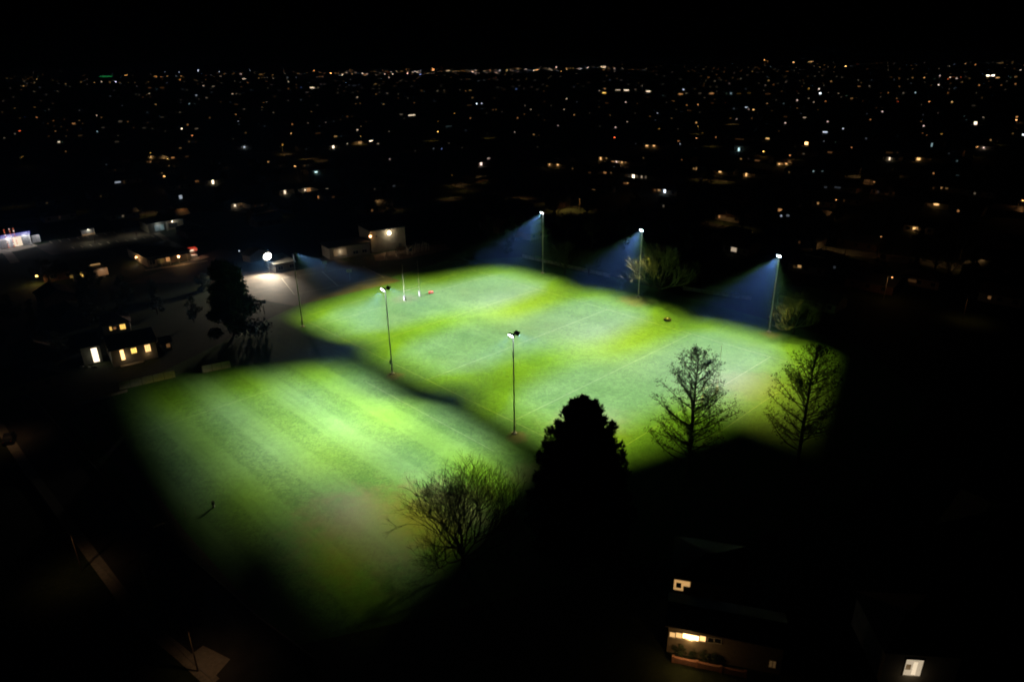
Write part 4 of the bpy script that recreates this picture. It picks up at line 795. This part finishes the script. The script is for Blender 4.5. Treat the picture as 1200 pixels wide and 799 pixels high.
# ------------------------------------------------------------------ the town: lit windows and lamps, plus lamp-lit walls, trees and ground painted as window glow (photo x, y, colour+level, width, height)
TOWN = """
7.7,92.3,y2;13,92.7,o1;30,90,y1;26,92.5,o1;30.5,94.5,y1;39,85.3,w1;44.5,90,g1;43,93.3,y3;40.5,97,w2;27.5,101,o3;31,101,o1;40.3,107.6,w1;71.7,84.3,w1;61.7,94.5,y1;76.7,98.8,y2;94.8,96.5,y2;110.7,97,y2;118.7,96,w3;128.7,96.7,y2;135.7,96,b4;140.3,97,y2;147.5,88.3,y3,4;158.3,96.7,y1;174,96.2,y1;182.5,90,o3,4;189,90,o2,3;193.3,84.3,b2;196.7,89.5,o3;183.3,105.5,c1;175,103,o1,4;190,103,o1,6;174.7,110.5,w4;172,112,y2;182,112,w1;159.3,111,w1;167.5,114,o1;182.5,122.5,y3;132,112.5,y2;143.3,124,b1;17.3,126.8,y2;40.7,125.7,y2;48.3,118.3,y1;61.8,121.5,y1;23.3,138.5,y1;43,137.7,o3;53,130.3,c1;62.5,141.5,o2;56,145,o1;63.7,147.7,o1;71.7,148.7,y1;75.3,140,o1;97.5,129,c3;113.8,135.7,w4;118.8,137.8,y2;93,141.7,y2;100,141,y2;86.7,145,o3,4;94.5,145,y1;96.7,145,y1;141,142.5,w2,4;149.8,142.8,y2;156.7,149.8,o1;169,150,w1,4;178.7,150.7,w1;190,137.5,w1,4;193.7,154,w1;173,144,o1;25.3,153,r4;17.5,157,w2;5,162,w2;65,154,y2;56.7,160,o1;73.3,159,y2,4;77.5,159.7,y1;94,159,y1,5;114,154.3,c3;120.7,149.7,w1,4;69,166.5,w4,2.5;73,166.5,g1;143.8,163.7,c3;138.3,159,w1;137,166.3,w1,5
210,85,b3;206.7,89,b2;212.5,89.3,o3;211,93.7,o3;232.5,83.3,b4;241,89,o1;256.7,84.3,b3;262.7,86.8,o2;254.3,86.7,o1;273.3,86.5,y1,4;280.5,86.5,y1;292.8,82.7,b2;305.3,87.7,y2,4;310,86.5,y1,4;344.3,84.2,o4;368,83.7,o4;360,85.3,o1;375.3,85.3,o2;380,86.3,o1;387.5,86.3,o5;398,88.3,b2;285.8,92.5,w3,5;275,95.5,w1;290,97,o2;303.3,91.5,y2;307,91.5,y1;310,91.5,w1;313.3,91.5,w1;320,92.3,w2;336.7,91,b2;338,96,w3;371,90.7,o2;374,90.3,o2;377.5,90.3,o2;228,93.5,y1;241,93.5,y1;255,95,o1;238.5,100.8,w3;249.8,101.5,w2,3;213.8,104.8,b1;230,112,b3;242,114.8,w2;272.5,110.3,w3;277,110.3,w2;281,110.7,w1;338,104,o2;347.5,103,o1;353,103,B2;365.8,103,w4,6;372.5,103,w2;360,108.3,p1,4;398,101,p1;221.8,121.8,c3;228,121.5,c1;212,120.3,b1;203.3,131.7,y2;207,131.7,y1;210.8,131.7,w2;245.8,138.3,y2;270,119.7,b1;276.7,122.5,o1,5;286,128,w2;276.3,134.3,o3;281.3,139,o1;279.2,142.5,b3;280,146,b1;312,119.8,w3;309,120.3,o2;307,126,y2;307,129,w1;320.5,132,w2;365,131,y2;352.5,117.3,b1;371.7,123.5,w1;399,140.5,y1;396.7,138,b1;213,151,w5;220,146.3,o3;230.3,151,w2,4;223,159,o4;221.7,166.3,y2;229.7,168,o1;287.8,155.8,y2;273.3,163,w1;342.5,145.8,o3;346.3,145.3,y4;341,156.5,y4;360.8,144.3,w2;380,140.8,p1;381.7,143.8,p2;377.7,143.5,w1;374.3,147.8,b1;391,142.5,b1;393.3,160,y3,4;372.5,156.3,o1,7;328.3,169,A3;310,147.8,b1
401,88,w4;410.3,83,o2,1,3;416.8,85.3,p2,3;410.5,93.5,w1;425,86.3,p4;430,86.7,p3;427.5,88.3,o3;440.8,84,p1;440.8,88,p2;448.3,82,o2;445.3,85.8,p2;451,87.5,p4;455,85,r2;458.3,84.7,w4;460,87.3,p4;455.8,87.8,o2;467.5,85.3,y1;470,84,y1;476.3,81.7,o2,1,3;477.3,86.2,p4;481,87,o2;484,85,w3;486,83.7,p4;489,85,w4;493,83.3,b3;492.5,87.7,B4;496,87.8,p1;501,86.3,w2;507.7,82,o4,2,4;505.3,82,o2;514,84.7,p1;517.5,84,o2;525,83.3,w3,5;531,83.8,y3;528.3,90.8,y1;537.5,83.3,y2;541,83.3,y2;546.7,82,w2;548.3,85.3,p1;553.7,84.8,p4;552,83.7,p2;560,82.5,y1;567.8,83.3,w3;574,82.7,w2;581,82,p2;581.7,85.5,p4;585.8,82.7,b4;580.5,90.8,r2;594,82.3,y3;599,82.7,w2;592,88.3,y1;540.5,93.5,w1;440,98.7,y2,3;401,100.5,w1;409,100.3,b1;415,100.5,b1,4;420,100,b1;444.3,100.3,y1;469.5,95,w2;485.5,95,o1;517,99.7,w1;438,110,p2;440.8,110.8,o2;444.7,108.3,w1;453.7,109.7,w2;418.7,114.2,w3;417,121.8,y2;422,121.3,y2;449.5,122.3,y3;494.3,106.3,o2;512.7,106.7,w2;520.3,106.2,w2;521,108,y1;477.8,115.3,w1;485.5,120.7,o2;509,119,b1;539,105.5,w1;545.8,106.8,o2;551,106,y2,4;553.7,115,y2;583,102.7,w1;588.3,103.8,w2;558.7,121.8,b5;564.5,121.5,b4;550,123.5,y1,7;565,127.5,c1;577.8,128.8,y2;581.3,128.8,y2;570.3,132.8,w1;588.3,131.3,w1;482.5,135.2,w4,10;470,134.3,w2,4;473.7,139,w1;407.8,136.7,o2,4;412.5,136.5,y1;530.7,132.8,A3;515.5,142.3,A2;514.3,154,A5;525.8,148.3,c1,9;551.3,138.8,o3;550.8,150.3,b3;546,153,b1;418.8,152.5,w4;423,148.3,y2;418,147.3,y1;429,142.7,o1;456,154.5,w2;407,168.5,w3;435,166.2,w5,5,3;422,169,y3,5,3;443,168.7,w3;400,160,c1
601.7,82,y2;607,81,y2,5;616,81.3,p4;620,82.7,p1;625.3,83,p4;629,82.2,o4,4;631.7,80.3,w2;637.5,80,y1;643.7,80.5,y1;652,79,p4;652.5,82,o1;664,81,y3,1.6,3;667.5,80,y2;671.7,80.3,y2;677.5,80.7,p3;679.7,80.7,p3;681,80.7,b3;689,79.7,p4;694.5,78.3,y1;707,78.8,w4,7;713,83,o1;720,84,p2;737,81.7,o1;741.7,82,o2;765.5,83.7,o1;729,76.3,o1;643,91.3,y1;607.5,94.3,w1;605,104.7,B3;601,101.7,w1;640.8,101,y1,3;629.5,105,w1;623,102,p1;664,116,w3;676,119.7,b1;703,107.3,w4;708.7,104.3,o3;708,109,A4,5;698.3,117.7,w2,4;705,119,w2;711,121,o1,5;724,105.8,w3,7;734,106,w4,7;744.7,105.3,w2;759.7,107.3,w4,6;752.5,100.7,w2;733.3,120,p4;736.5,120,p3;798.5,105.3,b3;797.5,110.5,o3,6;788,118.8,o2,6;781,120.3,w1;792.5,128.3,w1;777,112.5,c1;615.3,124,w2;622,128.5,w3;607.5,134,w1;614.5,134,o2;606.5,138.5,o3;631,135,y1;638,141,o1;646,124,w1;661,128.5,w3;672.8,134.7,y3;654,147.3,p3;702,125.8,y1;690.8,132.8,w1;715,135.3,y2;735,143,w3;744.8,142,y1;744.3,133,w1;761.7,136.5,o2;766,136.5,y2;770.5,132.8,b3;768,141,b1;787,138.8,y2;771,151,A3;721.3,149.5,p4;719.2,160.8,r5;603,155,p3;625.3,157.8,y3;634,158.8,A1;794.5,151.3,w1;795.8,165.8,o3,4;797,168.8,b3;745,168.7,b1;703,148,w1
895.8,70.7,o4;899.5,72.3,o3;930,73.2,o4,3;950,72.7,y3,7;953,72.3,w2;960.8,79,y2;958,75,y1,3;990.8,77.8,o5;978,79.5,y1;966,77,y1;887.5,78.3,y1;885,79.7,y1;903.3,78.3,c2;907,82,y1;881.7,84,y2;894,84.7,w1;868,83.3,o1;876,88.3,w1;850,79.7,o1;827,78.8,w1;806.7,83.8,o1;814.7,83.8,o1;821.3,89.7,y1;830.3,91,o2;827,94.7,w1;837.7,95.3,w2;842.8,91.5,o1;844.7,93.7,w1;851.3,95,o1;854.8,98.2,p2;868.3,92.5,w2;900.8,94.5,y3;897,100.3,w2;906.7,99.3,o2;889,98,w1;921,96.3,w2;922.5,84,o1,4;937.3,94.8,w1;941.7,97,g1,4;946.7,89.7,y1;955,89.5,w1;960,84.5,w1;980.8,89.3,y2;974,95.7,y3;987,91,w1;960,104.5,p4;961.2,109.7,b5,2.4;948,104,A3;982.7,109.7,w2;992,113,g1,3;998,115.7,y2,3;801,105.3,b4;803,109.5,w2,5;820.3,109.7,w1,4;828.7,109,w4;834,109.7,o3,6;858.3,109.7,c3,6;853,109.7,g2,4;848,109.5,y1;866,110,A1,6;878,109.2,A1,5;900,110.3,o1,7;916,107.5,o1;934,107.5,r1;818.3,122.3,o4;804.7,123.3,o3;834.7,121,o1,4;837.5,116.8,o1;851.7,120,r1;860,127.5,b2;899,121.3,y3;918.3,121.7,c2;909.7,117.5,w1;875,126.3,b4,4;882.8,128.8,y4,2.5;877.5,128.3,p3;891,127.5,b1;904.7,130,y1;930.3,116.7,r3,3;934.3,117.7,p4;947.8,115.8,w2;953.7,120,w3;967.5,119,o3;960.8,128.5,A1;934.3,127,o2;942.8,138,w3,4;938.8,133.3,b1;920.3,144.3,p4;920.3,137,o1,5;970,142.8,p4;988,151,b4;967,155,b4,6;924.7,152.5,y1;912.8,153.8,y1;816,143.8,y4;856,138.7,o2;863.3,139.7,p3;881,139,o2;827.5,130.8,o1;820,131.7,w1;807.5,129.7,o1,6;824.5,155.8,A2;839.5,159,o2
1005.8,94.5,w2;1006.7,101.5,o2,4;1019,101.3,w2;1016.7,81,o1;1021.7,74.8,o1;1004.7,75.3,r1,4;1027.5,74,o1;1033,73.8,o1;1047.5,74.3,o1;1040.5,77.8,w1;1074,76.8,y1;1069.7,81,y1;1069.7,91.5,y2;1064,93,w1;1053.8,92,o2;1054,101.5,o2;1044,90.8,o1;1083.3,91.3,y3;1090.8,91.7,y2;1095.3,92.5,g1;1090.8,100.5,o1;1101.5,89,p3;1100,99.7,p4;1072.8,108.8,c3;1058.7,109.3,w2;1041,108.8,o2;1111,109,o2;1107.5,92.5,r2;1111,92.8,r3;1113.3,91.3,w4;1117,91,r3,3;1121.3,92,p4;1126,90.5,r2;1130,89,B4,4;1136,92,y2;1127.5,96.5,y2;1114,97.7,o1;1114,86.7,y1;1112.5,78,w2;1131,75,o3;1143,76,o3;1147.5,100,o3;1158,89,w5,4;1163.7,88.7,w5,4;1157.5,91.5,y2;1169,91.3,y3,4;1172.5,74,y2,7;1176,73.3,y1;1186.3,73.3,y2;1180,71,y1;1196,82.3,p3;1190,98.8,o3;1173.3,100,o2;1184.5,91,g1;1190.5,90.3,y2,3;1178,105.5,w1;1180,95.5,w1;1146.7,109,o1;1115.5,119.7,y4;1086.7,119,o4;1080,121.3,w2;1050,119,r3;1051,115.3,o2;1034,131,p4;1033,126.8,o2;1027,126.7,o1;1020,140.5,o3;1016,133.5,b1;1082.5,147.8,p4;1079.5,142.5,o2;1081,156.3,o2;1086,158.7,o2;1104,156.7,A3;1143.3,144.5,w5,3,2.5;1137.8,140.3,c3;1130,137,c2;1132.5,140.7,c1;1129.7,140.3,c1;1152.3,138,w3;1157.5,137.8,y1;1161.3,137.5,w1;1141,124,w1,4;1188.7,136.8,o4;1192,140.3,o5;1196,143.8,y1;1187,156.7,y2;1199,158,b5;1032,113.7,w1;1081.7,134.7,b1;1003,115.3,y1
23,183.7,A2;77,177.7,y2;138,189.5,w2,3;124.5,193,b1;135,199.5,o1;173,189.7,o2;176.3,189.8,o3;185,190.8,o1;197.8,194.5,y2;198,186,A3;189.8,203,y2;195,206,o5;138,213.7,b3,7;145.5,213.5,y1,1,3;47.8,232,w3,3;52.5,233,b1;55,238,y1;67,234,o2;118,230,y1;70,255,o1;144,253.3,w2
202.5,185,o3,4;219,183.7,o1,5;211.3,173.7,y2,3;286.3,172.5,b4;314,190,y3,3;302.3,194,w1;257.5,192,b1;265.3,197,y1;328.7,194.5,y1;249.5,213.3,w5,2.4,4;230.8,212.5,o2,5;210,219,o1;211.7,231,b3,4,4;275.3,241,w4,2.4,2.4;279.5,240.3,y2;282.8,239,y2;286,241,o2;299,241.7,o1;306.7,240.7,o1;333.8,225,w4,2.4,4.5;349.7,223.3,y1;357.5,222.8,w4;361.7,222.7,o3,6,4;374.7,230.8,o3,6,3;383.3,222,w3,4;393,227.5,o2;390.5,231,o1,4;347.5,195,o5;352.5,200.5,A1;357,194.3,y2;361,193.8,w1;370.3,201.7,c4,4;390.5,172.3,w5,2.4,2.4;358.8,175,b1
456.8,186.7,p3;458.5,181.7,o1;486.8,177,w1;508,174.3,b2;517.8,175.5,B3;526,168,w1,3;541.7,173.3,w1;572.5,185.8,p3,4;563.8,192.2,p4,3.5,3.5;533,205,A2;461.7,218,b1,4;439,221.7,w1;401,228,o3;436,246.7,o2,3;447.5,244,o1,5
630,172.5,w1;644,193,y4;653.7,193,y4,3;653.8,187.5,w1;671,197.8,y2;704,185.8,y4,2,3.5;710.7,185,y3;718.3,189.8,o3,4;722.5,189.7,p4;725.3,189.7,y3;728.8,190.3,y4;733,190,o3;736,190,y4,2,3;719.5,195.5,b1;709,202.5,o3,4;716,202.7,y2;691,202.5,o1,4;742.2,207,w5,3.5,4;737,209,w2;734,205.5,o1;746.7,207,w2;752,207.5,w3,2,3;756.7,207.5,w2,2,3;739,214.7,o4,3;733,215,o2,6;767.5,223,o2,3;772.3,223,y3,3.5;779,223.7,b5,2.4,3.5;785,224.3,w3,3.5,3;754,185.3,y2;758,171,y4,3.5;766.3,171,y4,3;695.5,223,y2,5;662,218.3,w1;777.5,241.5,w2;799,187.5,o2
801.7,165,y3;818.7,162,o4;839,161,o3;865.8,175.3,c4,2,4;866.7,163.3,o1,12;899.5,162.5,y4,5;945,168,y5,4.5,3;897.8,177.5,A5;922.5,181.8,o4;941.8,180.5,w2;965.5,165.7,b2;979,166.7,g1;991.7,166,b1;998,173,o3;972.5,178.7,o2,6;868.3,186.3,y3;877,186,p1;887.5,188.3,o2,7;913.3,192.3,y4,2.4;916.3,192.3,o3;921.5,191.5,y4,2.4;813,197.8,y3;816,197.3,y3,1.6,3;829.8,201,b2;844,199.5,y4,3.5;874.5,204.8,y4,2.4,3.5;883.7,204.3,o1;924.7,202,y2;953.3,200.8,c3;963.8,200.3,c2;968.5,199.8,c4,2.6,3.5;967.5,219.5,b1,4;981.7,218.7,b1,8;958.7,238.3,y3;984,234.8,o4,2,3.5;989,235.3,o1;914,246.3,o3,5,3
1015,162.5,b2;1042.5,186.2,w4,2,3;1076.5,186.5,y4,4.5,2.4;1092,170,c3,1.6,3.5;1052,177.8,o1;1041.7,179,o1,8;1094,203.3,o3;1109.7,201.5,y2,3;1121.7,188.8,c2;1112,180,b1;1143,172,o4,3;1152.8,173.2,p4;1161,164.3,y3;1121.7,208,c1,4,5;1103.3,220,y3;1109.8,219,y2,3;1094,220.5,o1;1142.3,226.8,w2;1194.7,235,o5;1097.5,238.7,y4,6;1089,240,o1,4;1123,247.2,o3;1028.3,213.8,o4;1018,213.7,o2,12,5;1030,225,b1,4;1090,187,o1
843,254,o3,2,3;848,254,o1,8,4;915.5,253,b3,2;923.3,252.7,b2,4;930.5,250.3,b4;937,251.8,b3,8;950,253.7,b1;860,292.5,w3,8,5;937,312,y3,5,3.5;931,312.5,y1,2,3;970,313.3,o3,4.5,3;936.7,284,o1;957.5,303.5,o1,7;921,350,y1,2,2;928,351.6,y1,2,2;952,355.7,o3,7,3.5;1072.6,268,y4,6,2.6;1032.6,278.4,o4;1041,323.4,o5,2.4,2.4;1069,329,o1,10,3;1159.5,348.6,o2,2,3;1198.6,352,o3,2,3;978,313,b1,1.6
"""
ent = []
for tok in TOWN.replace('\n', ';').split(';'):
    if not tok.strip(): continue
    q = tok.split(','); ent.append((float(q[0]), float(q[1]), q[2][0], int(q[2][1]), float(q[3]) * .72 if len(q) > 3 else 1.1, float(q[4]) * .9 if len(q) > 4 else 1.1))
random.seed(99)
CNAME = {'y': 'warm yellow', 'w': 'white', 'b': 'bluish', 'B': 'deep blue', 'c': 'pale cyan', 'p': 'pinkish', 'o': 'orange', 'r': 'red', 'g': 'greenish', 'A': 'amber'}
NEARTOWN = 118.0
far = [e for e in ent if e[1] < NEARTOWN]; near = [e for e in ent if e[1] >= NEARTOWN]
taken = []
def add_house(group):
    px, py, c, k, pw, ph = group[0]
    P = at_far(px, py, 1.6); D = (P - Vector((0, 0, CAM_H))).length; to = Vector((-P.x, -P.y, 0)).normalized()
    opts = [(A, -N), (N, A)]; opts.sort(key=lambda o: -o[1].dot(to) - rnd(0, .25)); dx, nf = opts[0]
    foot = max(.45, nf.dot(to))
    wid = max(abs(e[0] - px) for e in group) * D / FOC / foot + pw * D / FOC / foot
    L = max(rnd(10, 14), wid * 1.5 + 4); lead = min(max(2.0, L * rnd(.25, .5)), L - wid - 1) if len(group) == 1 else 2.2
    P1 = Vector((P.x, P.y, 0)) - dx * lead; P2 = P1 + dx * L
    hgt = 2.7 if ph * D / FOC < 2.4 else 4.6
    n = len(group); lbl = 'house with %s %s %s %s %s' % ('a' if n == 1 else {2: 'two', 3: 'three', 4: 'four'}.get(n, 'a row of'), ('wide ' if pw >= 3 else 'small ' if k < 3 else 'bright ') + CNAME[c], 'window' if n == 1 else 'windows', *region(px, py))  # wide windows include lamp-lit walls and ground painted as glowing panes
    h = Bld('house', lbl, 'house', P1, P2, rnd(7.5, 9.5), hgt, rnd(1.5, 2.2), random.choice(('gable', 'hip')), random.choice((M_wall, M_wall2, M_wall)), random.choice((M_roof, M_roof2, M_roof)), 'houses of the night suburb')
    LABELS.append((h.root, [lbl], px)); used = []
    for (x_, y_, c_, k_, w_, h_) in group:
        x, z = h.hit(x_, y_); ww = max(.8, w_ * D / FOC / foot); wh = min(max(.9, h_ * D / FOC * 1.05), hgt - .5); x = min(max(x, ww / 2 + .2), L - ww / 2 - .2); z = min(max(z, wh / 2 + .15), hgt - wh / 2 - .1)
        h.win(x - ww / 2, x + ww / 2, z - wh / 2, z + wh / 2, lmat(c_, k_), False); used.append((x - ww / 2, x + ww / 2))
        if k_ >= 4 and py > 170: light('porch_light', 'POINT', (x, -1.0, z), 5.0 * k_ ** 1.4 * (D / 400), LC[c_], h.root, .1)
    for t_ in range(3):
        x = L * (.15 + .35 * t_)
        if all(x + .8 < a or x - .8 > b for a, b in used): h.win(x - .6, x + .6, 1.0, 2.1, M_glass, False)
    taken.append(P1 + dx * L / 2)
lamps = [e for e in near if e[2] in 'Ar' or (e[2] == 'o' and e[3] >= 4 and e[4] < 2.6)]
wins = [e for e in near if e not in lamps]
done = set()
for i, e in enumerate(wins):
    if i in done: continue
    g = [e]; done.add(i)
    if e[1] >= 160:
        for j, f in enumerate(wins):
            if j not in done and abs(f[0] - e[0]) <= 15 and abs(f[1] - e[1]) <= 2.2: g.append(f); done.add(j)
        g.sort()
    add_house(g)
for e in lamps:
    D = (at_far(e[0], e[1], 7) - Vector((0, 0, CAM_H))).length
    t = street_lamp(e[0], e[1], 0, ground=False, size=max(.5, 1.7 * D / FOC), mt=lmat(e[2], e[3]), rz=rnd(0, 6.28))
    LABELS.pop(); sd, ds = region(e[0], e[1]); LABELS.append((t, ['%s %s street lamp head %s %s' % ('bright' if e[3] > 3 else 'faint', CNAME[e[2]], sd, ds)], e[0]))
    if e[1] > 165: light('lamp_light', 'POINT', (1.55, 0, 6.6), 30 * e[3], LC[e[2]], t, .12)
# the green sign and the mast on the skyline are things of their own
gs = at_far(124, 89.8, 12); gw = 12 * gs.length / FOC
t = thing('sign_building', 'distant dark building carrying a long glowing green sign', 'building', (gs.x, gs.y, 0), 0); MB().box(-gw * .8, gw * .8, 0, 30, 0, gs.z + 3).build('wall', M_wall, t); MB().box(-gw * .5, gw * .5, -1.2, -.1, gs.z - 5, gs.z + 5).build('sign', emit('green_sign', (.05, 1, .25), 1.3), t)
ms = at_far(517.5, 83.5, 5); t = thing('radio_mast', 'thin reddish lit mast on the skyline among pink city lights', 'mast', (ms.x, ms.y, 0), 0)
MB().tube((0, 0, 0), (0, 0, 60), 2.0, .8, 6).build('lattice', M_steel, t)
for z_ in (20, 38, 56): MB().box(-3.5, 3.5, -3.6, 3.6, z_, z_ + 5).build('beacon', E_('r', .28), t)
# skyline lights past counting: buildings each with a lit side
mats = []; b = MB(); mats.append(M_wall); idx = {}
random.seed(3)
for i in range(330):                        # faint scatter of the furthest streets
    x_ = rnd(-5, 1205); e_ = 73.5 - (x_ - 600) * .0157; far.append((x_, e_ + 5 + abs(random.gauss(0, 20)), random.choice('yowwopb'), 1, rnd(.7, 1.2), rnd(.8, 1.2)))
for i in range(90):                         # the bright city line on the skyline
    x_ = random.gauss(560, 110); e_ = 73.5 - (x_ - 600) * .0157; far.append((x_, e_ + 7.5 + abs(random.gauss(0, 2.2)), random.choice('pwyopyw'), random.choice((1, 2, 2, 3)), rnd(.8, 1.5), rnd(.7, 1.3)))
for (px, py, c, k, pw, ph) in far:
    P = at_far(px, py, 4.0); D = P.length; s = D / FOC; ww, hh = pw * s, ph * s * .9; z = P.z
    kk = (c, k, min(4, int(D / 1300)))
    if kk not in idx:
        idx[kk] = len(mats); mats.append(emit('town_%s%d_%d' % (({'B': 'blue'}).get(c, c), k, kk[2]), LC[c], LEV[k] * math.exp(HAZE_D * (kk[2] + .5) * 1300)))
    b.cur = 0; top = max(6.0, z + hh / 2 + 2); b.box(P.x - ww / 2 - 6, P.x + ww / 2 + 6, P.y + .4, P.y + 16, 0, top)
    b.cur = idx[kk]; b.box(P.x - ww / 2, P.x + ww / 2, P.y, P.y + .39, max(.3, z - hh / 2), z + hh / 2)
stuff(b.build('distant_town', mats), 'mass of tiny distant town buildings and lights along the skyline')

# ------------------------------------------------------------------ unlit houses and dark trees between them
ROADPX = [(330, 180), (420, 196), (480, 204), (560, 222), (640, 236), (720, 246), (820, 262), (950, 291), (1060, 305), (1210, 325), (740, 203), (830, 210), (870, 213), (960, 214), (1010, 206), (1060, 207), (1160, 212), (150, 192), (190, 188), (240, 182), (170, 250), (260, 246), (440, 250), (600, 224)]
block = [at(x, y) for x, y in ROADPX]
def free(p, r_): return all((p - q).length > r_ for q in taken) and all((p - q).length > 12 for q in block)
random.seed(61)
ZONES = [(560, 1195, 205, 285, 26), (1000, 1195, 290, 345, 5), (0, 80, 345, 470, 6), (200, 330, 205, 285, 10), (1130, 1195, 640, 790, 1)]
for (x0, x1, y0, y1, n) in ZONES:
    k = 0
    for _ in range(n * 12):
        if k >= n: break
        x, y = rnd(x0, x1), rnd(y0, y1); p = at(x, y)
        if not free(p, 17): continue
        dx = random.choice((A, N)); L = rnd(10, 15); lbl = 'unlit %s house %s %s' % (random.choice(('black-roofed', 'dark low')), *(region(x, y) if y < 500 else ('in the dark', 'near the lower edge')))
        h = Bld('house', lbl, 'house', p - dx * L / 2, p + dx * L / 2, rnd(8, 10), 2.8, rnd(1.6, 2.3), random.choice(('gable', 'hip')), M_brick, random.choice((M_roof, M_roof2)), 'houses of the night suburb')
        for t_ in range(3): h.win(L * (.15 + .33 * t_) - .6, L * (.15 + .33 * t_) + .6, 1.0, 2.1, M_glass, False)
        LABELS.append((h.root, [lbl], x)); taken.append(p); k += 1
random.seed(62)
TZ = [(560, 1195, 205, 290, 34), (1020, 1195, 290, 345, 9), (560, 900, 255, 300, 10), (200, 520, 200, 262, 16), (0, 110, 335, 420, 7), (60, 230, 345, 380, 5), (1080, 1190, 600, 700, 2)]
for (x0, x1, y0, y1, n) in TZ:
    k = 0
    for _ in range(n * 10):
        if k >= n: break
        x, y = rnd(x0, x1), rnd(y0, y1); p = at(x, y)
        if not free(p, 8): continue
        kd = random.choice(('round', 'tall', 'cone', 'small', 'round')); nm = {'round': 'round dark garden tree', 'tall': 'tall dark leafy tree', 'cone': 'dark conical tree', 'small': 'leafless garden tree'}[kd]
        t = plant({'round': 'garden_tree', 'tall': 'leafy_tree', 'cone': 'conifer_tree', 'small': 'leafless_tree'}[kd], '', TREES[kd], p, rnd(0, 6.28), rnd(.7, 1.15), group='dark trees of the suburb')
        LABELS.append((t, ['%s %s %s' % (nm, *(region(x, y) if y < 500 else ('in the dark', 'near the lower edge')))], x)); taken.append(p); k += 1

# labels: where look-alikes remain, say which one counted from the left
by = {}
for o, l_, px in LABELS: by.setdefault(l_[0], []).append((px, o))
ORD = ['first', 'second', 'third', 'fourth', 'fifth', 'sixth', 'seventh', 'eighth', 'ninth', 'tenth', 'eleventh', 'twelfth', 'thirteenth', 'fourteenth', 'fifteenth', 'sixteenth']
for l_, os_ in by.items():
    os_.sort(key=lambda q: q[0])
    for i, (px, o) in enumerate(os_): o['label'] = l_ if len(os_) == 1 else ('%s, %s from left' % (l_, ORD[i] if i < len(ORD) else 'number %d' % (i + 1)))

# ------------------------------------------------------------------ haze: the air that shows the beams
hz = MB().box(-8000, 8000, -1000, 8500, -1.0, 76.0).build('haze', None or mat('unused_air', (.5, .5, .5)))
vm = bpy.data.materials.new('night_haze'); vm.use_nodes = True; t = vm.node_tree; t.nodes.clear()
pv = t.nodes.new('ShaderNodeVolumePrincipled'); pv.inputs['Color'].default_value = (.15, .41, 1.0, 1); pv.inputs['Density'].default_value = HAZE_D; pv.inputs['Anisotropy'].default_value = .55
ou = t.nodes.new('ShaderNodeOutputMaterial'); t.links.new(pv.outputs[0], ou.inputs['Volume'])
hz.data.materials.clear(); hz.data.materials.append(vm); stuff(hz, 'thin night haze over the town and fields')
